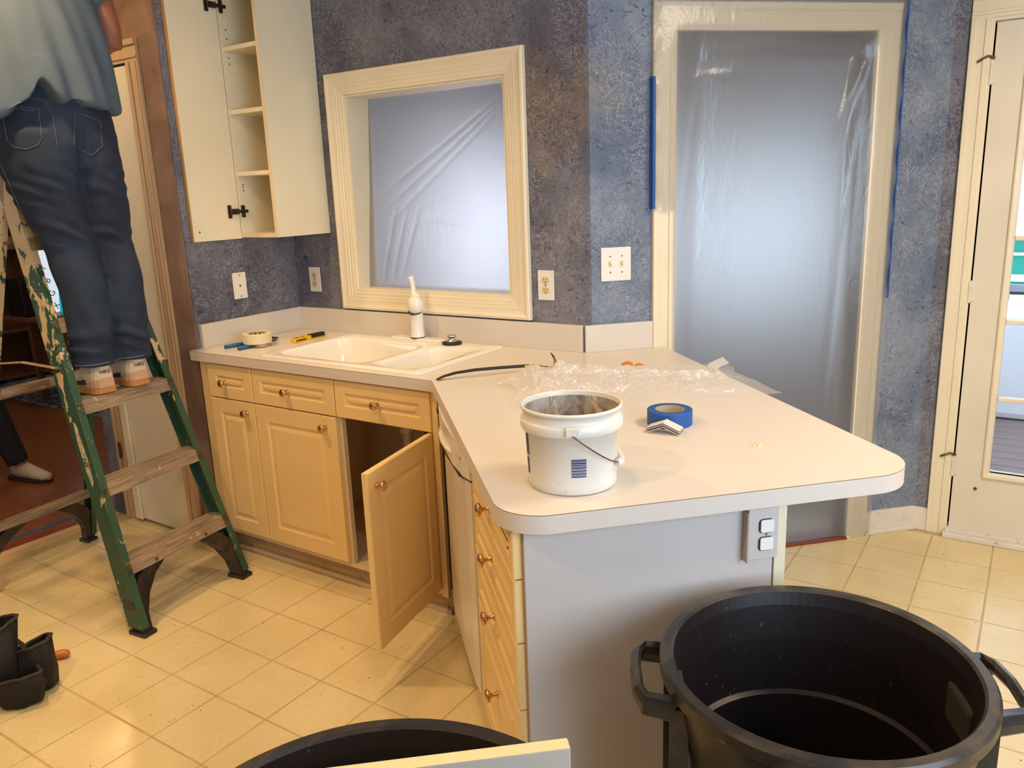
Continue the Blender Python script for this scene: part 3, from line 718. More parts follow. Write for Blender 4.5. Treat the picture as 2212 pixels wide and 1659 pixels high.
obj('corner_post', B((1.170, .597, .0), (1.189, .624, CZ - .001), .002), 'panel_yellow', ep)

# ---- wall plates
def plate(name, label, cat, mx_loc, ang, w_=.072, h_=.116, kind='duplex', parent_kind='plate_white'):
    t = thing(name, label, cat, mx_loc, ang)
    bm = BM(); box(bm, (-w_ / 2, -.006, -h_ / 2), (w_ / 2, -.0003, h_ / 2)); bmesh.ops.bevel(bm, geom=[e for e in bm.edges], offset=.002, segments=2, affect='EDGES')
    obj('plate', bm, parent_kind, t)
    RX = Matrix.Rotation(math.radians(90), 4, 'X')
    def screw(x, z): obj('screw', lathe(BM(), [(.0032, 0), (.003, .0012), (0, .0016)], 10, Matrix.Translation((x, -.006, z)) @ RX), 'bronze', t)
    if kind == 'duplex':
        for dz in (.0195, -.0195):
            bm = prism(BM(), rrect(-.0165, dz - .0135, .0165, dz + .0135, .009, 4), 0, .0022, Matrix.Translation((0, -.006, 0)) @ RX)
            r_ = obj('receptacle', bm, 'ivory', t)
            bm = BM(); box(bm, (-.0075, -.0088, dz - .001), (-.0055, -.0080, dz + .008)); box(bm, (.0055, -.0088, dz - .000), (.0075, -.0080, dz + .007))
            lathe(bm, [(.0026, 0), (.0026, .0008), (0, .0008)], 10, Matrix.Translation((0, -.0080, dz - .007)) @ RX); obj('slot', bm, 'slot_dark', r_)
        screw(0, 0)
    if kind == 'blank':
        for dz in (.0195, -.0195):
            obj('slot_rim', prism(BM(), rrect(-.0185, dz - .0150, .0175, dz + .0150, .010, 4), 0, .0006, Matrix.Translation((0, -.006, 0)) @ RX), 'slot_dark', t)
            bm = prism(BM(), rrect(-.0125, dz - .0125, .0165, dz + .0125, .005, 4), 0, .0030, Matrix.Translation((0, -.006, 0)) @ RX); obj('receptacle', bm, 'plate_white', t)
        screw(0, 0)
    if kind == 'phone':
        screw(0, .047); screw(0, -.047); bm = B((-.006, -.0066, -.006), (.006, -.006, .006)); j = obj('jack', bm, 'ivory', t); obj('slot', B((-.0035, -.0070, -.004), (.0035, -.0066, .003)), 'slot_dark', j)
    if kind == 'switch':
        for x in (-.023, .023):
            for z in (.030, -.030): screw(x, z)
            obj('slot', B((x - .005, -.0066, -.012), (x + .005, -.006, .012)), 'ivory', t)
            bm = box(BM(), (x - .0038, -.017, -.004), (x + .0038, -.006, .006), Matrix.Rotation(math.radians(-18), 4, 'X')); obj('toggle', bm, 'ivory', t)
    return t
plate('phone_jack', 'cream phone jack plate with two dark screws on the short left wall', 'wall plate', (0, -.340, 1.163), math.radians(90), kind='phone')
plate('wall_outlet', 'white duplex outlet left of the pass-through near the room corner', 'outlet', (.126, 0, 1.157), 0)
plate('wall_outlet', 'white duplex outlet right of the pass-through casing', 'outlet', (1.4015, 0, 1.170), 0)
lt = AWM @ Vector((.124, 0, 1.248)); plate('light_switch', 'white double toggle switch plate beside the film-covered doorway', 'light switch', lt, math.radians(45), w_=.118, h_=.126, kind='switch')
ob = thing('power_outlet', 'white outlet box with two blank inserts on the peninsula end panel', 'outlet', (*pen(1.1875, .560), .812), math.radians(45))
obj('box', B((-.0345, -.020, -.056), (.0335, -.0, .058), .001), 'panel_white', ob)
obj('groove_strip', B((-.0385, -.0215, -.062), (-.0347, -.0, .050), .001), 'groove_tan', ob)
for dz in (.019, -.021):
    obj('insert_rim', prism(BM(), rrect(-.0165, dz - .0165, .0185, dz + .0155, .009, 4), 0, .0010, Matrix.Translation((.004, -.020, 0)) @ Matrix.Rotation(math.radians(90), 4, 'X')), 'slot_dark', ob)
    obj('insert', prism(BM(), rrect(-.0120, dz - .0145, .0175, dz + .0135, .004, 4), 0, .0030, Matrix.Translation((.004, -.020, 0)) @ Matrix.Rotation(math.radians(90), 4, 'X')), 'plate_white', ob)
obj('screw', lathe(BM(), [(.003, 0), (0, .0015)], 8, Matrix.Translation((.006, -.0200, -.001)) @ Matrix.Rotation(math.radians(90), 4, 'X')), 'bronze', ob)

# ================================================================ UPPER CABINET
uc = thing('wall_cabinet', 'tall narrow cream wall cabinet with its door standing open in the corner', 'cabinet')
z0, z1 = 1.374, 2.46
for nm, a, b in (('side_panel', (.004, -.3085, z0), (.020, -.003, z1)), ('side_panel', (.240, -.3085, z0), (.2558, -.003, z1)), ('bottom_panel', (.020, -.3085, z0), (.240, -.003, z0 + .017)),
                 ('top_panel', (.020, -.3085, z1 - .017), (.240, -.003, z1)), ('back_panel', (.020, -.010, z0 + .017), (.240, -.004, z1 - .017))):
    o = obj(nm, B(a, b), 'cabinet_inside' if nm == 'back_panel' else 'cabinet_white', uc)
for z in (1.637, 1.893, 2.147): obj('shelf', B((.0205, -.302, z), (.2395, -.011, z + .018), .001), 'cabinet_white', uc)
bm = BM(); box(bm, (.2395, -.3105, z0), (.2562, -.3086, z1)); box(bm, (.004, -.3105, z0), (.2395, -.3086, z0 + .017)); obj('edge_band', bm, 'edge_cream', uc)
ud = obj('door', B((.003, -.555, z0 - .004), (.0205, -.3125, z1)), 'cabinet_white', uc)
obj('edge_band', B((.003, -.5575, z0 - .004), (.0205, -.5551, z1)), 'edge_band', ud)
obj('screw_hole', lathe(BM(), [(.004, 0), (.004, .0006), (0, .0006)], 10, Matrix.Translation((.0206, -.525, z0 + .035)) @ Matrix.Rotation(math.radians(90), 4, 'Y')), 'slot_dark', ud)
for z in (1.487, 2.325):
    bm = BM(); box(bm, (.0206, -.372, z - .028), (.0235, -.352, z + .028), None, .001); box(bm, (.0206, -.362, z - .012), (.032, -.318, z + .012), None, .002); box(bm, (.024, -.33, z - .007), (.034, -.27, z + .007), None, .002)
    box(bm, (.0206, -.300, z - .026), (.026, -.282, z + .026), None, .001); lathe(bm, [(.005, 0), (.005, .003), (0, .003)], 8, Matrix.Translation((.034, -.29, z)) @ Matrix.Rotation(math.radians(90), 4, 'Y'))
    obj('hinge', bm, 'dark_metal', ud)
bm = BM()
for z in (1.575, 1.590, 1.60, 2.10, 2.125, 2.20, 2.235): lathe(bm, [(.0032, 0), (.0032, .0006), (0, .0006)], 8, Matrix.Translation((.0202, -.275, z)) @ Matrix.Rotation(math.radians(90), 4, 'Y'))
obj('shelf_pin_holes', bm, 'slot_dark', uc)['kind'] = 'stuff'

# ================================================================ LADDER
LR = math.radians(7.04); LO = Vector((.38, -.985, 0)); LK = .29
ld = thing('step_ladder', 'paint-splattered green step ladder with worn pale steps', 'ladder', LO, LR)
AX = -.511; TOPZ = 1.74
def hw_(z): return .268 - .062 * z
def rail(side, rear, name='rail'):
    sg = 1 if side > 0 else -1; dp = .052 if rear else .074; fl_ = .024 if rear else .030; t = .005
    def prof(z):
        x = LK * z; x = (-1.022 + x) if rear else -x; d = dp if rear else -dp; h_ = hw_(z) * sg
        # C section opening inwards
        P = [(0, 0), (0, -fl_), (t, -fl_), (t, -t), (dp - t, -t), (dp - t, -fl_), (dp, -fl_), (dp, 0)]
        return [Vector((x + (px if rear else -px), h_ + py * sg, z)) for px, py in P]
    bm = BM(); a = [bm.verts.new(v) for v in prof(.03)]; b = [bm.verts.new(v) for v in prof(TOPZ)]
    n = len(a)
    for i in range(n): bm.faces.new((a[i], a[(i + 1) % n], b[(i + 1) % n], b[i]))
    for q in (a, b): bmesh.ops.triangulate(bm, faces=[bm.faces.new(q)])
    return obj(name, bm, 'ladder_green', ld)
rails = {}
for sd in (-1, 1):
    for rear in (0, 1):
        r_ = rails[sd, rear] = rail(sd, rear)
        dp = .052 if rear else .074
        x = (-1.022, -1.022 + dp + .006) if rear else (-dp - .006, .004)
        x0, x1 = min(x), max(x); y0, y1 = sorted((sd * .271, sd * .215))
        bm = BM(); box(bm, (x0 - .002, y0, 0), (x1, y1, .016), None, .003)
        # rubber boot and curved brace up to the bottom step
        xc = (-1.022 + .012) if rear else -.012
        shp = [(.262, .016), (.262, .13), (.205, .20), (.150, .243), (.075, .243), (.075, .225), (.135, .190), (.185, .135), (.215, .075), (.222, .016)]
        sx = LK if rear else -LK
        k0 = Matrix(((sx, 0, 1, 0), (0, 1, 0, 0), (1, 0, 0, 0), (0, 0, 0, 1)))  # (z,y,thickness) -> shear
        pts = [(z, sd * y) for y, z in shp]
        w0, w1 = (0.006, .044) if rear else (-.066, -.006)
        base_ = -1.022 if rear else 0
        prism(bm, pts, base_ + w0, base_ + w1, k0)
        obj('foot', bm, 'black_plastic', r_)
def step(z, rear):
    hw0 = hw_(z) - .006; sx = LK * z
    bm = BM()
    if rear:
        xf = -1.022 + sx; xa, xb = xf + .002, xf + .048; d = 1
    else:
        xf = -sx; xa, xb = xf - .080, xf - .0; d = -1
    box(bm, (min(xa, xb), -hw0, z - .004), (max(xa, xb), hw0, z), None, .001)
    fx0 = xf + (.002 if rear else 0)
    lip = .048; mx = Matrix(((1, 0, (LK if rear else -LK), -(LK if rear else -LK) * z), (0, 1, 0, 0), (0, 0, 1, 0), (0, 0, 0, 1)))
    box(bm, (fx0 - .0 if rear else fx0 - .004, -hw0, z - lip), (fx0 + .004 if rear else fx0, hw0, z - .001), mx)
    xo = (xb - .004) if rear else xa; box(bm, (xo, -hw0, z - .028), (xo + .004, hw0, z - .001))
    for k in range(5):
        x = min(xa, xb) + .012 + k * (abs(xb - xa) - .024) / 4; box(bm, (x - .0015, -hw0 + .002, z - .001), (x + .0015, hw0 - .002, z + .0012))
    o = obj('step', bm, 'ladder_step', ld)
    if not rear:
        for y in (-.12, .12) if z < .3 else ():
            lathe_ = lathe(BM(), [(.006, 0), (.006, .003), (0, .004)], 10, Matrix.Translation((fx0 + .012, y, z - .035)) @ Matrix.Rotation(math.radians(90), 4, 'Y')); obj('rivet', lathe_, 'bronze', o)
    return o
for z in (.272, .557, .852, 1.143, 1.435): step(z, 0)
for z in (.268, .852, 1.435): step(z, 1)
for sd in (-1, 1):
    for z in (.26, .54, .84, .10):
        h_ = hw_(z); lathe_ = lathe(BM(), [(.007, 0), (.006, .003), (0, .004)], 10, Matrix.Translation((-LK * z + .0, sd * (h_ - .014), z)) @ Matrix.Rotation(math.radians(90), 4, 'Y')); obj('rivet', lathe_, 'bronze', rails[sd, 0])
    y = sd * (hw_(.95) + .006)
    bm = BM(); tube(bm, [(-LK * .97 - .03, y, .975), (-.50, y, .985), (AX, y, .985)], .010, 8, rx=.004); tube(bm, [(AX, y, .985), (-1.022 + LK * .97 + .03, y, .965)], .010, 8, rx=.004); obj('spreader', bm, 'ladder_step', ld)
obj('top_cap', B((AX - .10, -.185, TOPZ - .03), (AX + .10, .185, TOPZ + .02), .008), 'ladder_green', ld)
# torn sticker with the readable remains of its lettering on the near front rail
def on_web(u0, z):  # point on the outside of the near front rail web, u0 across from the front edge
    return Vector((-LK * z - u0, -hw_(z) - .0004, z))
bm = BM(); q = [on_web(.042, .775), on_web(.030, .76), on_web(.022, .66), on_web(.026, .57), on_web(.040, .545), on_web(.049, .60), on_web(.050, .70)]
bm.faces.new([bm.verts.new(v) for v in q]); g = bmesh.ops.extrude_face_region(bm, geom=bm.faces[:]); bmesh.ops.translate(bm, verts=[v for v in g['geom'] if isinstance(v, bmesh.types.BMVert)], vec=(0, -.0005, 0))
stk = obj('sticker', bm, 'sticker', rails[-1, 0])
ax_z = Vector((LK, .062, -1)).normalized(); ax_n = Vector((0, -1, 0)); ax_y = ax_n.cross(ax_z)
mx = Matrix((ax_z, ax_y, ax_n)).transposed().to_4x4(); mx.translation = on_web(.037, .625) + Vector((0, -.0012, 0))
text_mesh('lettering', 'NER', .030, 'paper_dark', stk, mx, .0004, .0006)

# ================================================================ PERSON ON THE LADDER
def ell(bm, c, r, n=14, rot=None):
    m_ = Matrix.Translation(c) @ (rot or Matrix.Identity(4)) @ Matrix.Diagonal((*r, 1)); bmesh.ops.create_uvsphere(bm, u_segments=n * 2, v_segments=n, radius=1, matrix=m_)
def capsules(bm, pts, rad, n=18, rx=None):
    tube(bm, pts, rad, n, rx=rx)
def body_parts(legs, pelvis, chest, neck, head, arms):
    bm = BM()
    for p, r in legs: capsules(bm, p, r)
    capsules(bm, *pelvis); capsules(bm, *chest) if chest else None
    return bm
bm = BM()
LEGL = [(.0, -1.08, 1.74), (.01, -1.075, 1.58), (.015, -1.035, 1.40), (.025, -1.018, 1.15), (-.012, -1.008, .97), (-.035, -1.006, .915), (-.14, -1.006, .895)]
LEGR = [(.0, -.93, 1.74), (.01, -.925, 1.58), (.015, -.89, 1.40), (.025, -.875, 1.15), (-.012, -.868, .97), (-.035, -.868, .915), (-.14, -.868, .895)]
for L in (LEGL, LEGR): tube(bm, L, [.085, .075, .055, .048, .032, .030, .024], 14)
tube(bm, [(0, -1.0, 1.68), (0, -1.0, 1.80), (-.01, -1.0, 1.95), (-.03, -1.0, 2.12), (-.05, -1.0, 2.28), (-.06, -1.0, 2.36)], [.15, .17, .155, .165, .17, .09], 18, rx=[.10, .115, .105, .11, .10, .07])
tube(bm, [(-.06, -1.0, 2.33), (-.075, -1.0, 2.43)], [.06, .055], 14)
ell(bm, (-.095, -1.0, 2.53), (.098, .076, .115)); ell(bm, (-.19, -1.0, 2.515), (.018, .013, .02), 8)
for sgn in (-1, 1): ell(bm, (-.09, -1.0 + sgn * .078, 2.52), (.018, .010, .030), 8)
HR = (-.20, -.79, 2.42)
tube(bm, [(-.05, -.84, 2.30), (-.02, -.775, 2.26), (-.015, -.752, 2.14), (-.02, -.750, 2.088)], [.055, .056, .046, .040], 14)
tube(bm, [(-.018, -.752, 2.095), (-.06, -.757, 2.16), (-.14, -.77, 2.28), (-.19, -.785, 2.37)], [.042, .041, .034, .025], 14)
tube(bm, [(-.05, -1.16, 2.30), (-.03, -1.235, 2.27), (-.02, -1.26, 2.13), (-.02, -1.265, 2.09)], [.055, .056, .046, .040], 14)
tube(bm, [(-.02, -1.262, 2.095), (-.07, -1.25, 2.17), (-.15, -1.23, 2.29), (-.20, -1.21, 2.38)], [.042, .041, .034, .025], 14)
for hx, hy, hz, sg in ((-.215, -.79, 2.42, 1), (-.225, -1.205, 2.43, -1)):
    ell(bm, (hx, hy, hz), (.020, .042, .048), 8)
    for k, ln in enumerate((.062, .072, .068, .052)):
        y = hy + sg * (.030 - k * .020); tube(bm, [(hx, y, hz + .02), (hx - .01, y, hz + .045 + ln * .4), (hx - .03, y, hz + .035 + ln)], [.0105, .010, .0085], 8)
    tube(bm, [(hx, hy - sg * .03, hz - .01), (hx - .015, hy - sg * .055, hz + .02), (hx - .03, hy - sg * .06, hz + .05)], [.012, .011, .009], 8)
psn = remeshed('person', bm, 'skin', None, .010, 3); psn.location = (.085, -.085, 0)
tag(psn, 'person in grey shirt and dark jeans standing on the green ladder, seen from behind', 'person')
bm = BM(); ell(bm, (-.082, -1.0, 2.552), (.104, .084, .104)); 
for v in list(bm.verts):
    if v.co.z < 2.50 and v.co.x < -.10: v.co.x = -.10
obj('hair', bm, 'hair_dark', psn, smooth=True)
# jeans
bm = BM()
JL = [(.005, -1.095, 1.78), (.008, -1.095, 1.68), (.01, -1.075, 1.56), (.015, -1.035, 1.40), (.028, -1.022, 1.25), (.022, -1.015, 1.08), (.008, -1.012, 1.00), (.006, -1.012, .962)]
JR = [(.005, -.930, 1.78), (.008, -.925, 1.68), (.01, -.910, 1.56), (.015, -.890, 1.40), (.028, -.878, 1.25), (.022, -.872, 1.08), (.008, -.868, 1.00), (.006, -.868, .962)]
rA = [.115, .116, .104, .084, .078, .074, .073, .078]; rB = [.128, .130, .112, .088, .082, .078, .076, .082]
for L in (JL, JR): tube(bm, L, rA, 22, rx=rB)
tube(bm, [(0, -1.01, 1.66), (.004, -1.01, 1.74), (0, -1.01, 1.84), (-.005, -1.01, 1.92), (-.01, -1.01, 1.955)], [.185, .205, .198, .188, .184], 26, rx=[.12, .137, .132, .124, .12])
def jd(p):
    d = 0
    q = Vector((p.x * 4, p.y * 4, p.z * 9)); d += .006 * (noise.noise(q) )
    # crinkles behind knees and stacks above the hems
    for zc, w_, am in ((1.43, .045, .006), (1.05, .055, .006), (1.60, .05, .004)):
        n_ = noise.noise(Vector((p.x * 6, p.y * 7, p.z * 5)) + Vector((zc, 0, 0)))
        d += am * math.exp(-((p.z - zc) / w_) ** 2) * math.sin(p.z * 115 + (p.y + .95) * 45 + 7 * n_) * (.4 + 1.2 * abs(n_) * 2)
    d += .003 * math.sin((p.z * .5 - abs(p.y + 1.0) * 1.6) * 55 + 6 * noise.noise(p * 3.5)) * max(0, noise.noise(p * 4 + Vector((3, 1, 7))) + .3)
    # crease between the buttocks
    if p.x > .03 and 1.62 < p.z < 1.86: d -= .022 * math.exp(-((p.y + 1.005) / .014) ** 2) * (1 - abs(p.z - 1.72) / .16 if abs(p.z - 1.72) < .16 else 0)
    return d
jeans = remeshed('jeans', bm, 'jeans', psn, .0085, 5, jd)
from mathutils.bvhtree import BVHTree
def bvh(o): return BVHTree.FromPolygons([v.co.copy() for v in o.data.vertices], [tuple(p.vertices) for p in o.data.polygons])
BJ = bvh(jeans); VD = Vector((-.87, .49, 0)).normalized()
def skin_pt(y, z, off=.0015, bv=BJ, d=VD):
    # cast horizontally onto the cloth from behind the person
    o = Vector((.0, y, z)) - d * 1.2; h = bv.ray_cast(o, d)
    return (h[0] + h[1] * off) if h[0] else None
def seam(pts, r=.0012, name='seam', n=14, m='seam_thread', par=None):
    P = []
    for a, b in zip(pts, pts[1:]):
        for i in range(n): 
            t = i / n; q = skin_pt(a[0] + (b[0] - a[0]) * t, a[1] + (b[1] - a[1]) * t)
            if q: P.append(q)
    if len(P) < 3: return
    return obj(name, tube(BM(), P, r, 5), m, par or jeans)
seam([(-1.175, 1.865), (-1.055, 1.850), (-1.058, 1.76), (-1.075, 1.735), (-1.115, 1.722), (-1.155, 1.73), (-1.172, 1.752), (-1.178, 1.862)], name='pocket')
seam([(-1.172, 1.858), (-1.060, 1.843)], name='pocket_hem')
seam([(-.935, 1.845), (-.850, 1.822), (-.855, 1.735), (-.900, 1.705), (-.955, 1.735), (-.935, 1.845)], name='pocket')
seam([(-1.12, 1.895), (-1.03, 1.878), (-1.012, 1.83), (-1.012, 1.72)], name='yoke_seam')
seam([(-.995, 1.89), (-.90, 1.872)], name='yoke_seam')
seam([(-1.235, 1.84), (-1.215, 1.70), (-1.17, 1.52), (-1.135, 1.36), (-1.125, 1.2)], .0014, 'side_seam')
seam([(-1.08, .972), (-1.01, .972), (-.945, .974)], .0022, 'hem'); seam([(-.935, .972), (-.87, .972), (-.81, .974)], .0022, 'hem')
for yy in (-1.07, -.955):
    q = skin_pt(yy, 1.925, .003); q2 = skin_pt(yy, 1.895, .003)
    if q and q2: obj('belt_loop', tube(BM(), [q, q2], .006, 6, rx=.0025), 'jeans', jeans)
# shirt
bm = BM()
tube(bm, [(.0, -1.03, 1.845), (.0, -1.03, 1.90), (.0, -1.025, 1.99), (-.01, -1.015, 2.10), (-.03, -1.005, 2.22), (-.045, -1.0, 2.31), (-.055, -1.0, 2.365), (-.062, -1.0, 2.385)], [.246, .242, .232, .225, .215, .19, .13, .08], 30, rx=[.170, .166, .158, .15, .14, .12, .10, .075])
tube(bm, [(-.05, -.85, 2.30), (-.03, -.79, 2.275), (-.018, -.765, 2.235)], [.080, .078, .072], 18)
tube(bm, [(-.05, -1.15, 2.30), (-.03, -1.22, 2.275), (-.02, -1.25, 2.235)], [.080, .078, .072], 18)
def sd_(p):
    f = max(0, min(1, (2.3 - p.z) / .4)); a = math.atan2(p.y + 1.02, p.x + .01)
    return .010 * f * math.sin(a * 7 + 2 * math.sin(p.z * 6)) + .008 * noise.noise(Vector((p.x * 5, p.y * 5, p.z * 3))) + .006 * f * math.sin(a * 13 + p.z * 9)
shirt = remeshed('shirt', bm, 'shirt_cloth', psn, .010, 6, sd_)
for v in shirt.data.vertices:
    p = v.co
    if p.z < 2.02:
        w_ = (2.02 - p.z) / .17
        p.z += w_ * (.075 * math.exp(-((p.y + 1.115) / .035) ** 2) * (1 if p.x > 0 else 0) - .030 * math.exp(-((p.y + 1.25) / .07) ** 2) + .008 * math.sin(p.y * 17)) + w_ * .02
# shoes
def shoe(yc, hx, sgn):
    t = obj('shoe', BM(), 'shoe_cream', psn, loc=(hx, yc, .8565))
    prof = [(0, .026, .100), (-.008, .036, .108), (-.025, .041, .112), (-.06, .042, .108), (-.10, .042, .096), (-.14, .045, .080), (-.19, .050, .065), (-.24, .048, .052), (-.275, .036, .040), (-.288, .018, .030)]
    def loft(zlo, zhi, grow=0, seg=12, x0=-9, x1=9, m=None, name='x'):
        bm = BM(); R = []
        for x, hw2, h in prof:
            if not x0 <= x <= x1: continue
            zz_ = min(zhi, 1) * h; zl = zlo
            r_ = []
            for k in range(seg + 1):
                a = math.pi * k / seg; cy = math.cos(a); sy = math.sin(a)
                r_.append(bm.verts.new((x + (.004 + grow if x == 0 else 0), (hw2 + grow) * (abs(cy) ** .6) * (1 if cy >= 0 else -1), zl + (zz_ + grow - zl) * sy ** .55)))
            R.append(r_)
        for a, b in zip(R, R[1:]):
            for k in range(seg): bm.faces.new((a[k], a[k + 1], b[k + 1], b[k]))
            bm.faces.new((a[0], b[0], b[-1], a[-1]))
        bm.faces.new(R[0]); bm.faces.new(R[-1][::-1]); return bm
    obj('upper', loft(.020, 1), 'shoe_cream', t, smooth=False)
    pts = []
    for x, hw2, h in prof: pts.append((x + (.006 if x == 0 else 0), hw2 + .005))
    for x, hw2, h in prof[::-1]: pts.append((x + (.006 if x == 0 else 0), -hw2 - .005))
    bm = prism(BM(), pts, 0, .024); bmesh.ops.bevel(bm, geom=[e for e in bm.edges if e.verts[0].co.z > .02 and e.verts[1].co.z > .02], offset=.003, segments=2, affect='EDGES'); obj('sole', bm, 'gum_sole', t)
    # suede heel counter, low
    bm = BM(); R = []
    for x, hw2, h in prof[:4]:
        r_ = []
        for k in range(13):
            a = math.pi * k / 12; r_.append((x + (.008 if x == 0 else 0), (hw2 + .0022) * (abs(math.cos(a)) ** .6) * (1 if math.cos(a) >= 0 else -1), .022 + (.034 if x > -.05 else .016) * math.sin(a) ** .2))
        R.append([bm.verts.new(q) for q in r_])
    for a, b in zip(R, R[1:]):
        for k in range(12): bm.faces.new((a[k], a[k + 1], b[k + 1], b[k]))
    bm.faces.new(R[0]); obj('heel_patch', bm, 'shoe_tan', t)
    bm = BM(); prism(bm, [(-.055, .034), (-.075, .030), (-.17, .024), (-.225, .022), (-.17, .036), (-.085, .046), (-.062, .052)], 0, .0012, Matrix(((1, 0, 0, 0), (0, 0, -1, -.0445), (0, 1, 0, 0), (0, 0, 0, 1))))
    obj('side_stripe', bm, 'shoe_dark', t)
    obj('collar', tube(BM(), [(-.06, -.034, .112), (-.02, -.030, .108), (.003, -.012, .102), (.003, .012, .102), (-.02, .030, .108), (-.06, .034, .112)], .007, 8), 'shoe_cream', t, smooth=True)
    mxx = Matrix(((0, 0, 1, .0045), (1, 0, 0, 0), (0, 1, 0, .080), (0, 0, 0, 1))); text_mesh('lettering', 'NIKE', .019, 'paper_dark', t, mxx, .0005, .0004)
    return t
shoe(-1.005, .050, -1); shoe(-.868, .052, 1)
# ================================================================ SECOND PERSON IN THE NEXT ROOM
bm = BM(); PX, PY = -1.95, -.80
tube(bm, [(PX, PY - .09, .88), (PX - .0, PY - .09, .5), (PX - .05, PY - .06, .09)], [.075, .05, .04], 12)
tube(bm, [(PX, PY + .09, .88), (PX + .05, PY + .12, .5), (PX + .13, PY + .22, .10)], [.075, .05, .04], 12)
tube(bm, [(PX, PY, .85), (PX, PY, 1.05), (PX, PY, 1.25), (PX, PY, 1.42), (PX, PY, 1.48)], [.17, .155, .18, .17, .08], 16, rx=[.11, .10, .11, .10, .06])
tube(bm, [(PX, PY, 1.45), (PX, PY, 1.55)], [.055, .055], 12); ell(bm, (PX, PY, 1.64), (.095, .075, .115)); ell(bm, (PX + .095, PY, 1.625), (.016, .012, .018), 6)
for sg in (-1, 1):
    ell(bm, (PX, PY + sg * .077, 1.63), (.016, .01, .028), 6)
    tube(bm, [(PX, PY + sg * .17, 1.41), (PX, PY + sg * .235, 1.15), (PX + .03, PY + sg * .24, .90)], [.05, .042, .028], 12)
    ell(bm, (PX + .03, PY + sg * .24, .83), (.018, .038, .045), 8)
    for k, ln in enumerate((.06, .07, .065, .05)): tube(bm, [(PX + .02 + .0 * k, PY + sg * .24 - .03 + .02 * k, .81), (PX + .025, PY + sg * .24 - .03 + .02 * k, .79 - ln * .5), (PX + .035, PY + sg * .24 - .03 + .02 * k, .79 - ln)], [.010, .0095, .008], 6)
    tube(bm, [(PX + .04, PY + sg * .21, .85), (PX + .065, PY + sg * .2, .81)], [.011, .009], 6)
p2 = remeshed('person', bm, 'skin', None, .012, 3); tag(p2, 'person in grey coat and black trousers walking in the next room', 'person')
bm = BM()
tube(bm, [(PX, PY - .09, .92), (PX, PY - .09, .5), (PX - .05, PY - .06, .10)], [.105, .085, .062], 14); tube(bm, [(PX, PY + .09, .92), (PX + .05, PY + .13, .5), (PX + .125, PY + .21, .11)], [.105, .085, .058], 14)
tube(bm, [(PX, PY, .84), (PX, PY, 1.02)], [.185, .17], 16, rx=[.125, .115]); remeshed('trousers', bm, 'pants_black', p2, .014, 4)
bm = BM(); tube(bm, [(PX, PY, .66), (PX, PY, .9), (PX, PY, 1.2), (PX, PY, 1.42), (PX, PY, 1.51)], [.26, .225, .215, .20, .09], 18, rx=[.18, .15, .14, .13, .08])
for sg in (-1, 1): tube(bm, [(PX, PY + sg * .16, 1.42), (PX, PY + sg * .24, 1.15), (PX + .03, PY + sg * .245, .92)], [.07, .062, .05], 14)
remeshed('coat', bm, 'coat_grey', p2, .016, 4); bm = BM(); ell(bm, (PX - .012, PY, 1.665), (.10, .084, .11)); obj('hair', bm, 'hair_dark', p2, smooth=True)
for (x, y, rz) in ((PX + .145, PY + .235, .25), (PX - .06, PY - .06, .1)):
    bm = BM(); tube(bm, [(-.09, 0, .075), (-.06, 0, .07), (.02, 0, .055), (.09, 0, .042), (.15, 0, .034), (.175, 0, .030)], [.032, .040, .040, .042, .034, .015], 12, rx=[.05, .058, .045, .033, .026, .014]); s_ = obj('shoe', bm, 'sneaker_white', p2, loc=(x, y, 0), rot=(0, 0, rz), smooth=True)
    obj('sole', prism(BM(), [(-.12, -.03), (.0, -.042), (.1, -.044), (.17, -.02), (.17, .02), (.1, .044), (0, .042), (-.12, .03)], .001, .025), 'shoe_dark', s_)

# living room things
tag(obj('rug', B((-4.7, .42, .0005), (-2.55, 2.2, .012), .003), 'rug_cloth'), 'blue and grey patterned rug on the hardwood of the next room', 'rug')
tb = thing('side_table', 'dark wooden side table in the next room behind the ladder rail', 'table', (-3.45, .80, .0122))
obj('table_top', B((-.25, -.50, .69), (.25, .35, .722), .004), 'brown_wood', tb)
for x in (-.21, .21):
    for y in (-.31, .31): obj('leg', B((x - .025, y - .025, .0), (x + .025, y + .025, .69)), 'brown_wood', tb)
obj('lower_shelf', B((-.22, -.32, .25), (.22, .32, .27)), 'brown_wood', tb)
db = thing('display_screen', 'lit white and teal screen with printed letters on the side table', 'screen', (-3.42, .62, .7355))
obj('screen', B((-.012, -.10, .0), (.0, .16, .50), .001), 'screen_white', db)
obj('teal_area', prism(BM(), [(-.018, .0), (.16, .0), (.16, .34), (.03, .34), (.0, .20)], .0005, .002, Matrix(((0, 0, 1, 0), (1, 0, 0, 0), (0, 1, 0, 0), (0, 0, 0, 1)))), 'screen_teal', db)
for k, ch in enumerate('XGBI'): text_mesh('lettering', ch, .065, 'paper_dark', db, Matrix(((0, 0, 1, .0012), (.5, -.86, 0, -.035 - .018 * k), (.86, .5, 0, .05 + .1 * k), (0, 0, 0, 1))), .0005)
tag(obj('storage_box', B((-3.60, .31, .7355), (-3.35, .425, 1.02), .01), 'black'), 'black box on the side table beside the lit screen', 'box')
tag(obj('carton', B((-3.50, .435, .7355), (-3.35, .505, .86), .004), 'orange_wood'), 'small orange carton between the black box and the lit screen', 'box')
bc = thing('bookcase', 'dark wooden bookcase against the far wall of the next room', 'bookcase', (-4.9, .2, 0))
for y in (-.9, .9): obj('side_panel', B((-.2, y - .015, 0), (.2, y + .015, 2.0)), 'brown_wood', bc)
for z in (.04, .45, .86, 1.27, 1.64, 1.98): obj('shelf', B((-.2, -.885, z), (.2, .885, z + .025)), 'brown_wood', bc)
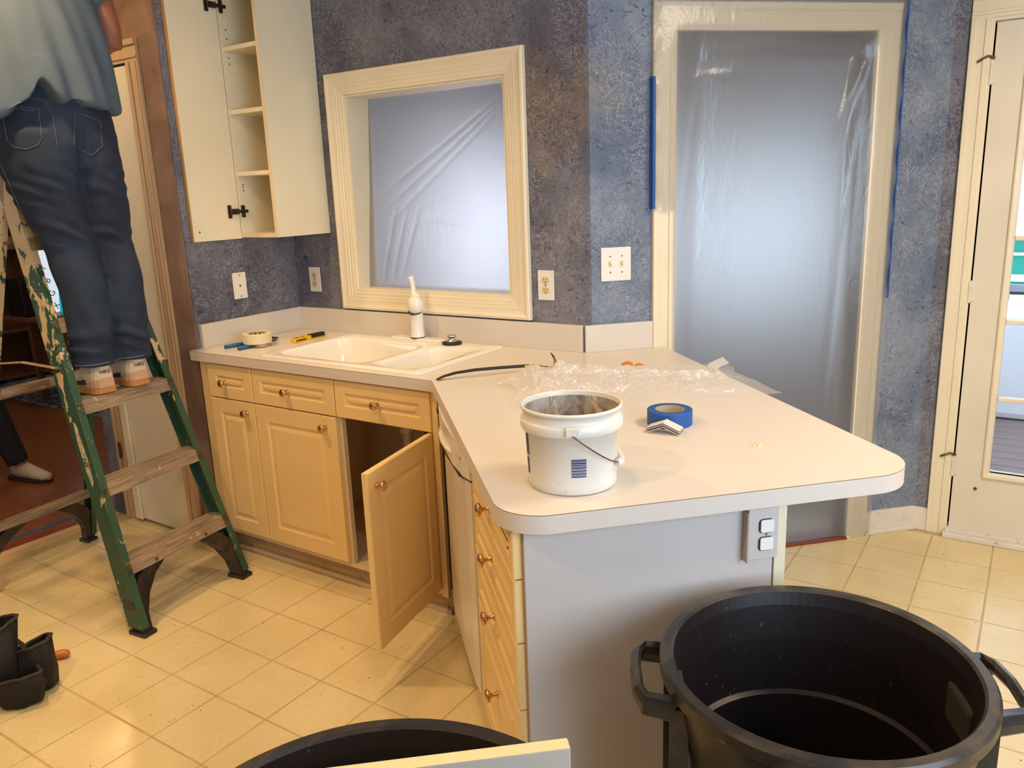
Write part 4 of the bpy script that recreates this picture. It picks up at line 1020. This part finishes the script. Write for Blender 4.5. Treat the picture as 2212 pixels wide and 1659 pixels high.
obj('back_panel', B((-.2, -.885, .065), (-.19, .885, 1.98)), 'seam_brown', bc)
tag(obj('cardboard_box', B((-.61, -1.70, 0), (-.465, -1.32, .10), .003), 'cardboard'), 'plain cardboard box at the left edge of the tiled floor', 'box')

# ================================================================ THINGS ON THE WORKTOP
bk = thing('bucket', 'small white plaster bucket with barcode and wire bail on the peninsula', 'bucket', (2.203, -1.250, H + .0004))
a0 = math.atan2(-1.43, .80)     # towards the camera side
obj('shell', lathe(BM(), [(0, .002), (.086, .002), (.090, 0), (.0935, .004), (.0945, .02), (.099, .125), (.1065, .127), (.1085, .131), (.1085, .146), (.1065, .149), (.1015, .150), (.1035, .168), (.107, .169), (.1078, .173), (.1065, .1765), (.1035, .1765), (.1025, .174), (.1012, .165)], 56), 'bucket_white', bk, smooth=True)
obj('inner_wall', lathe(BM(), [(.1013, .166), (.0985, .13), (.0915, .006), (0, .006)], 56), 'dried_plaster', bk, smooth=True)
A = Vector((math.cos(a0 + .02), math.sin(a0 + .02), 0)); Rv = Vector((-A.y, A.x, 0)) ; 
if Rv.x < 0: Rv = -Rv
for sg in (1, -1):
    c = A * (.109 * sg) + Vector((0, 0, .139)); mxe = Matrix((Rv, A * sg, Vector((0, 0, 1)))).transposed().to_4x4(); mxe.translation = c
    e_ = obj('ear', box(BM(), (-.014, -.003, -.006), (.014, .005, .012), mxe, .0015), 'bucket_white', bk)
R0 = .1165; dn = (Rv * .77 + Vector((0, 0, -.64))).normalized(); c0 = Vector((0, 0, .136))
P = [c0 + A * (R0 * math.cos(t)) + dn * (R0 * 1.16 * math.sin(t)) for t in [math.pi * i / 36 for i in range(37)]]
ha_ = obj('bail', tube(BM(), P, .0014, 8), 'dark_metal', bk, smooth=True)
G = [c0 + A * (R0 * math.cos(t)) + dn * (R0 * 1.16 * math.sin(t)) for t in [math.pi * (.36 + .28 * i / 8) for i in range(9)]]
obj('grip', tube(BM(), G, .0075, 14), 'bucket_white', ha_, smooth=True)
def cyl_patch(bm, r0z, a_, b_, z0, z1, n=6):
    rr_ = lambda z: .0945 + (z - .02) / .105 * .0045 + .0006
    va = [[bm.verts.new((rr_(z) * math.cos(a_ + (b_ - a_) * i / n), rr_(z) * math.sin(a_ + (b_ - a_) * i / n), z)) for i in range(n + 1)] for z in (z0, z1)]
    for i in range(n): bm.faces.new((va[0][i], va[0][i + 1], va[1][i + 1], va[1][i]))
bm = BM(); zc = .042
for k, (h_, g_) in enumerate(((.0028, .0014), (.0012, .0012), (.0026, .0014), (.001, .0012), (.0024, .001), (.0012, .0018), (.003, .0012), (.001, .001), (.0022, .0014), (.0034, .001), (.0012, .001), (.003, 0))):
    cyl_patch(bm, 0, a0 - .02, a0 + .30, zc, zc + h_); zc += h_ + g_
obj('barcode', bm, 'barcode_blue', bk)
bm = BM(); cyl_patch(bm, 0, a0 - 1.38, a0 - 1.18, .072, .118); cyl_patch(bm, 0, a0 - 1.38, a0 - 1.22, .030, .066); obj('label_print', bm, 'barcode_blue', bk)

def tape(name, label, x, y, z, r, h, m, ri, ang=0):
    t = thing(name, label, 'tape', (x, y, z), ang)
    obj('roll', lathe(BM(), [(ri + .002, 0), (r - .0015, 0), (r, .0015), (r, h - .0015), (r - .0015, h), (ri + .002, h)], 48), m, t, smooth=False)
    obj('core', lathe(BM(), [(ri + .002, .0005), (ri, .0005), (ri, h - .0005), (ri + .002, h - .0005)], 48), 'cardboard_core', t)
    return t
tp = tape('tape_roll', 'blue painter tape roll lying flat near the middle of the peninsula', 2.222, -.755, H + .0003, .059, .040, 'tape_blue', .036)
bm = BM()
for k in range(5):
    a_ = k * 1.256; lathe(bm, [(0.0, 0)], 3) if False else box(bm, (.018, -.006, .010), (.034, .006, .018), Matrix.Rotation(a_, 4, 'Z'), .002)
obj('core_print', bm, 'paper_dark', tp); obj('core_label', lathe(BM(), [(0, .008), (.035, .008), (.035, .012), (0, .012)], 24), 'tape_cream', tp)
tp2 = tape('tape_roll', 'cream masking tape roll resting on the blue-handled pliers', .207, -.440, H + .0165, .060, .042, 'tape_cream', .038)
bm = BM()
for k in range(12): box(bm, (.0366, -.003, .026), (.0374, .005, .038), Matrix.Rotation(k * .52, 4, 'Z'))
obj('core_print', bm, 'paper_dark', tp2)

pl = thing('pliers', 'blue-handled pliers under the masking tape roll', 'pliers', (.165, -.40, H + .0032))
bm = BM(); tube(bm, [(-.045, -.145, .006), (-.035, -.09, .007), (-.012, -.03, .008), (0, .01, .008)], [.008, .0085, .0075, .006], 10); obj('handle', bm, 'handle_blue', pl, smooth=True)
bm = BM(); tube(bm, [(.045, -.145, .006), (.045, -.09, .007), (.020, -.03, .008), (.004, .01, .008)], [.008, .0085, .0075, .006], 10); obj('handle', bm, 'handle_blue', pl, smooth=True)
bm = BM(); box(bm, (-.011, .0, .002), (.015, .04, .014), None, .003); tube(bm, [(.0, .035, .008), (-.008, .07, .008), (.0, .10, .008)], [.008, .009, .004], 8); tube(bm, [(.006, .035, .008), (.016, .07, .008), (.006, .10, .008)], [.008, .009, .004], 8); obj('jaws', bm, 'dark_metal', pl)
uk = thing('utility_knife', 'yellow utility knife with black grip beside the sink', 'knife', (.300, -.235, H + .0003), math.radians(90))
bm = BM(); prism(bm, [(-.095, -.013), (-.09, -.017), (-.02, -.017), (.02, -.013), (.085, -.011), (.098, -.004), (.098, .008), (.03, .013), (-.02, .015), (-.095, .013)], 0, .020); bmesh.ops.bevel(bm, geom=bm.edges[:], offset=.002, segments=2, affect='EDGES'); obj('body', bm, 'yellow_plastic', uk)
obj('grip', B((.0, -.0155, .006), (.085, .0115, .0235), .003), 'black', uk)
obj('slot', B((-.085, -.007, .0185), (-.025, .005, .0208), .0005), 'bronze', uk); obj('slider', B((-.065, -.004, .020), (-.040, .003, .0245), .001), 'yellow_plastic', uk)
obj('window', B((-.088, -.0176, .006), (-.03, -.0172, .014)), 'bronze', uk)
pb = thing('pry_bar', 'black and yellow flat pry bar across the inside corner of the worktop', 'pry bar', (1.40, -.53, H))
P = [Vector(q) - Vector((1.40, -.53, 0)) for q in ((1.338, -.628, .004), (1.350, -.606, .012), (1.375, -.572, .019), (1.42, -.520, .023), (1.48, -.450, .022), (1.535, -.388, .020), (1.560, -.360, .017), (1.585, -.338, .009), (1.600, -.326, .007), (1.610, -.318, .012), (1.617, -.313, .028), (1.612, -.317, .046), (1.604, -.322, .060))]
rw = [.012, .0095, .0075, .0065, .006, .006, .006, .007, .008, .008, .0075, .007, .0085]; rt = [.0015, .0035, .005, .0055, .0055, .0055, .0055, .005, .005, .005, .0045, .0035, .0015]
obj('bar', tube(BM(), P[:7], rw[:7], 8, rx=rt[:7]), 'black', pb, smooth=False); obj('claw', tube(BM(), P[6:], rw[6:], 8, rx=rt[6:]), 'black', pb)
obj('yellow_paint', tube(BM(), P[5:9], [q + .0006 for q in rw[5:9]], 8, rx=[q * .8 for q in rt[5:9]], cap=False), 'yellow_plastic', pb)
obj('yellow_paint', tube(BM(), P[9:12], [q + .0004 for q in rw[9:12]], 8, rx=[q * .7 for q in rt[9:12]], cap=False), 'yellow_plastic', pb)
# folded leaflets
lf = thing('leaflet', 'small folded paper leaflet standing like a tent in front of the blue tape', 'leaflet', (2.243, -.838, H + .0003), math.radians(5))
for k, (o_, m_) in enumerate(((0, 'paper'), (.0035, 'paper_dark'), (.0065, 'paper'), (.0095, 'paper_dark'), (.0115, 'paper'))):
    bm = BM()
    for sg in (1, -1): box(bm, (-.001, -.018, 0), (.046, .018, .0016), Matrix.Translation((0, 0, .018 + o_)) @ Matrix.Rotation(sg * math.radians(22), 4, 'Y') @ (Matrix.Identity(4) if sg > 0 else Matrix.Scale(-1, 4, (1, 0, 0))) if sg > 0 else Matrix.Translation((0, 0, .018 + o_)) @ Matrix.Rotation(math.radians(-22), 4, 'Y') @ Matrix.Scale(-1, 4, (1, 0, 0)))
    obj('sheet', bm, m_, lf)
# loose plastic film heap
bm = BM(); nx, ny = 130, 150; g = []
for j in range(ny + 1):
    row = []
    for i in range(nx + 1):
        a_, b_ = i / nx, j / ny
        u = .03 + .52 * a_ + .05 * noise.noise(Vector((a_ * 4, b_ * 3, 0))) + (.12 * b_ * (1 - a_)) * .6
        v = .20 + .78 * b_ + .05 * noise.noise(Vector((a_ * 3, b_ * 5, 4)))
        e = min(1, 6 * min(a_, 1 - a_)) * min(1, 6 * min(b_, 1 - b_))
        hgt = .012 * e + .060 * math.exp(-((a_ - .45) / .22) ** 2 - ((b_ - .20) / .20) ** 2) + .030 * math.exp(-((a_ - .5) / .25) ** 2 - ((b_ - .62) / .3) ** 2)
        q = Vector((a_ * 9, b_ * 11, 2)); rid = abs(noise.noise(q)) + .5 * abs(noise.noise(q * 2.3)) + .25 * abs(noise.noise(q * 5))
        z = H + .0012 + max(0, hgt * (.7 + .55 * rid) + .006 * e * rid)
        x, y = pen(u, v)
        if v > PWD - .004: z = max(z, H + .004)
        row.append(bm.verts.new((x, y, z)))
    g.append(row)
for j in range(ny):
    for i in range(nx): bm.faces.new((g[j][i], g[j][i + 1], g[j + 1][i + 1], g[j + 1][i]))
tag(obj('plastic_bag', bm, 'plastic_film_loose'), 'crumpled heap of clear plastic film on the worktop behind the bucket', 'plastic film')
bm = BM(); x, y = pen(.16, .955); mxp = Matrix.Translation((x, y, H + .012)) @ Matrix.Rotation(math.radians(-60), 4, 'Z') @ Matrix.Rotation(math.radians(25), 4, 'X'); box(bm, (-.05, -.02, 0), (.05, .035, .0012), mxp); box(bm, (-.02, -.03, .004), (.055, .02, .0052), mxp @ Matrix.Rotation(.25, 4, 'Z'))
tag(obj('paper_scrap', bm, 'board_white'), 'white paper scrap at the far edge of the film heap by the doorway', 'paper')
oc = thing('foam_scrap', 'orange foam scrap on top of the clear plastic film', 'scrap', (1.890, -.275, H + .030))
obj('piece', tube(BM(), [(-.03, -.015, .004), (-.015, 0, .010), (.0, .0, .006), (.006, -.004, .002)], [.004, .006, .006, .003], 8), 'orange_foam', oc, smooth=True)
obj('piece', tube(BM(), [(.012, .0, .001), (.022, .008, .006), (.036, .012, .003)], [.003, .005, .003], 8), 'orange_foam', oc, smooth=True)
bm = BM(); bmesh.ops.create_icosphere(bm, subdivisions=2, radius=.012)
for v in bm.verts: v.co *= 1 + .6 * noise.noise(v.co * 120); v.co.z = abs(v.co.z) * .35
tag(obj('plaster_crumb', bm, 'ivory', loc=(2.480, -.835, H)), 'small yellowish crumb on the bare part of the peninsula', 'crumb')

# ================================================================ TRASH CANS
def trash(label, x, y, h, r, ang, inner=True):
    t = thing('trash_can', label, 'trash can', (x, y, 0), ang)
    rb = r * .80
    obj('shell', lathe(BM(), [(0, 0), (rb - .01, 0), (rb, .01), (rb + (r * .90 - rb) * .8, h * .80), (r * .905, h * .86), (r * .935, h - .055), (r * .94, h - .03), (r - .004, h - .030), (r, h - .026), (r, h - .006), (r - .005, h), (r - .020, h + .001), (r - .0245, h - .004)], 96), 'black_plastic', t, smooth=True)
    ib = rb - .008
    obj('inner_wall', lathe(BM(), [(r - .0244, h - .004), (r - .030, h - .03), (r * .895 - .008, h * .86), (r * .875 - .008, h * .70), (r * .82 - .004, h * .694), (ib, .012), (0, .012)], 96), 'can_inside', t, smooth=False)
    for p in t.children[-1].data.polygons: p.use_smooth = True
    m_ = t.children[-1].modifiers.new('e', 'EDGE_SPLIT'); m_.split_angle = math.radians(35)
    for sg in (1, -1):
        P = [(.92 * r * sg, -.085, h - .052), ((r + .028) * sg, -.080, h - .045), ((r + .040) * sg, -.055, h - .038), ((r + .043) * sg, 0, h - .034), ((r + .040) * sg, .055, h - .038), ((r + .028) * sg, .080, h - .045), (.92 * r * sg, .085, h - .052)]
        bm = tube(BM(), P, .010, 8, rx=[.026, .024, .016, .014, .016, .024, .026]); 
        for s2 in (-.085, .085): box(bm, (sg * r * .84 if sg > 0 else sg * r * .955, s2 - .006, h * .45), (sg * r * .955 if sg > 0 else sg * r * .84, s2 + .006, h - .05))
        obj('handle', bm, 'black_plastic', t)
        bm = BM(); lo, hi = sorted((sg * (r * .845), sg * (r * .895 - .006))); box(bm, (lo, -.05, h - .135), (hi + (.02 if sg > 0 else 0), .05, h - .06), None, .008); obj('handle_recess', bm, 'leather_edge', t)
    return t
trash('large black trash can in the right foreground by the peninsula end', 2.7497, -1.3592, .72, .2745, math.radians(26))
trash('black trash can cut off by the bottom edge, with a board in it', 2.450, -2.170, .79, .300, math.radians(33))
bd = thing('board', 'cream board standing upright in the near trash can', 'board', (2.565, -1.917, .852), math.atan2(.656, .755) )
bm = box(BM(), (-.475, -.009, -.47), (0, .009, 0), Matrix.Rotation(math.radians(2), 4, 'X'), .001); obj('panel', bm, 'board_face', bd)
obj('top_edge', box(BM(), (-.474, -.0092, .0002), (-.001, .0092, .0012), Matrix.Rotation(math.radians(2), 4, 'X')), 'yellowed_wood', bd)

# ================================================================ TOOL BAG
tg = thing('tool_pouch', 'dark leather tool pouches on the tiled floor at the left edge', 'tool bag', (.36, -1.68, 0), math.radians(33))
def pouch(cx, cy, rx_, ry, h, tilt=0, open_=.9):
    bm = BM(); n = 28; R = []
    for (s, z) in ((.55, 0), (.82, .01), (1.0, .06), (1.04, h * .6), (.98, h), (.93, h + .001), (.92, h * .6), (.7, .02)):
        r_ = []
        for k in range(n):
            a = 2 * math.pi * k / n; w_ = 1 + .10 * math.sin(3 * a + z * 24) + .05 * math.sin(7 * a + cx * 60) + .12 * noise.noise(Vector((math.cos(a), math.sin(a), z * 8)))
            zz_ = z * (1 + .12 * math.sin(a + tilt)) if z > .03 else z
            r_.append(bm.verts.new((cx + rx_ * s * w_ * math.cos(a), cy + ry * s * w_ * math.sin(a), max(.0, zz_))))
        R.append(r_)
    for a, b in zip(R, R[1:]):
        for k in range(n): bm.faces.new((a[k], a[(k + 1) % n], b[(k + 1) % n], b[k]))
    bm.faces.new(R[0][::-1]); bm.faces.new(R[-1])
    o = obj('pouch', bm, 'leather', tg, smooth=True)
    rim = []
    for k in range(n + 1):
        a = 2 * math.pi * k / n; z = h; w_ = 1 + .10 * math.sin(3 * a + z * 24) + .05 * math.sin(7 * a + cx * 60) + .12 * noise.noise(Vector((math.cos(a), math.sin(a), z * 8)))
        rim.append((cx + rx_ * .96 * w_ * math.cos(a), cy + ry * .96 * w_ * math.sin(a), z * (1 + .12 * math.sin(a + tilt))))
    obj('edge_binding', tube(BM(), rim, .0055, 6, cap=False), 'leather_edge', o); return o
pouch(-.05, .0, .085, .075, .235, 1.2)
pouch(.065, .045, .058, .055, .165, 1.8)
pouch(.045, -.035, .085, .050, .105, 1.5)
pouch(-.12, -.06, .09, .055, .11, 1.5)
obj('strap', tube(BM(), [(-.16, .02, .10), (-.05, .06, .22), (.02, .06, .15), (.11, .0, .05)], .014, 8, rx=.003), 'leather_edge', tg)
obj('lining', B((-.075, -.01, .10), (-.035, .03, .20), .004), 'canvas_lining', tg)
hm = thing('hammer', 'hammer with rounded orange wood handle lying behind the tool pouches', 'hammer', (.245, -1.512, .0), math.radians(52))
obj('handle', tube(BM(), [(-.14, 0, .016), (-.05, 0, .0155), (.03, 0, .0165), (.055, 0, .0165), (.066, 0, .016), (.071, 0, .016)], [.011, .0125, .015, .0155, .012, .005], 12), 'orange_wood', hm, smooth=True)
obj('head', box(tube(BM(), [(-.15, -.05, .018), (-.15, .03, .018)], .014, 10), (-.163, .03, .006), (-.137, .06, .030), None, .003), 'dark_metal', hm)

# floor debris
rnd = random.Random(3)
bm = BM()
for _ in range(170):
    if rnd.random() < .7: x, y = rnd.uniform(.0, 1.7), rnd.uniform(-2.0, -.6)
    else: x, y = rnd.uniform(2.5, 3.4), rnd.uniform(-.6, .9)
    if ((x - JX) + (y - JY)) * S > .02 and x < 2.2 or y > -.58 and x < 2: continue
    s_ = rnd.uniform(.0007, .0022); box(bm, (-s_, -s_ * .6, 0), (s_, s_ * .6, s_ * .8), Matrix.Translation((x, y, 0)) @ Matrix.Rotation(rnd.uniform(0, 3), 4, 'Z'))
db_ = obj('floor_debris', bm, 'seam_brown'); db_['kind'] = 'stuff'; tag(db_, 'tiny dark crumbs of debris scattered over the tiled floor', 'debris')

# ================================================================ OUTSIDE THE GLAZED DOOR
dk = thing('deck', 'weathered grey wooden deck outside the glazed door', 'deck', (2.4, 1.25, -.12))
for k in range(22): obj('deck_board', B((0, k * .142, -.03), (3.0, k * .142 + .135, 0), .003), 'deck_wood', dk)
tag(obj('leaning_panel', box(BM(), (0, 0, 0), (.06, .55, .62), Matrix.Translation((2.80, 1.60, -.118)) @ Matrix.Rotation(math.radians(-8), 4, 'Y'), .004), 'board_white'), 'pale blue panel leaning outside the glazed door', 'panel')
bm = BM(); gq = [bm.verts.new(p) for p in ((-6, 4.4, -.4), (14, 4.4, -.4), (14, 9, .28), (-6, 9, .28), (14, 40, .6), (-6, 40, .6))]; bm.faces.new((gq[0], gq[1], gq[2], gq[3])); bm.faces.new((gq[3], gq[2], gq[4], gq[5]))
g_ = struct('ground_outside', bm, 'snow')
shd = thing('shed', 'green garden shed with white trim beyond the deck', 'shed', (2.5, 8.2, .18))
obj('wall', B((-1.5, 0, .05), (1.8, 1.6, .62)), 'shed_green', shd); obj('trim_board', B((-1.52, -.03, .12), (1.82, .0, .20)), 'snow', shd); obj('base', B((-1.5, -.05, -.1), (1.8, 0, .04)), 'slot_dark', shd); obj('trim_board', B((-1.52, -.06, .42), (1.82, -.0, .45)), 'snow', shd)
obj('roof', prism(BM(), [(-.1, .62), (.8, .95), (1.7, .62)], -1.6, 1.9, Matrix(((0, 0, 1, 0), (1, 0, 0, 0), (0, 1, 0, 0), (0, 0, 0, 1)))), 'snow', shd)
tag(obj('snow_bank', B((2.74, 3.55, -.1195), (5.4, 4.30, .60), .05), 'snow'), 'bright snow bank piled along the far side of the deck', 'snow')
rl = thing('railing', 'dark railing along the far edge of the deck', 'railing', (2.4, 4.35, -.12))
obj('rail', B((0, 0, .78), (3, .05, .83)), 'siding_grey', rl)
for k in range(24): obj('baluster', B((.02 + k * .125, .01, 0), (.05 + k * .125, .04, .78)), 'siding_grey', rl)

# repeats share a group
for nm, gr in (('trash_can', 'black trash cans in the foreground'), ('tape_roll', 'tape rolls on the worktop'), ('wall_outlet', 'duplex outlets on the sink wall'), ('base_cabinet', 'base cabinets under the sink run'),
               ('painter_tape', 'blue painter tape strips'), ('plastic_sheet', 'plastic film over the openings'), ('person', 'people in view')):
    for o in list(COL.objects):
        if o.parent is None and o.name.split('.')[0] == nm and 'label' in o: o['group'] = gr
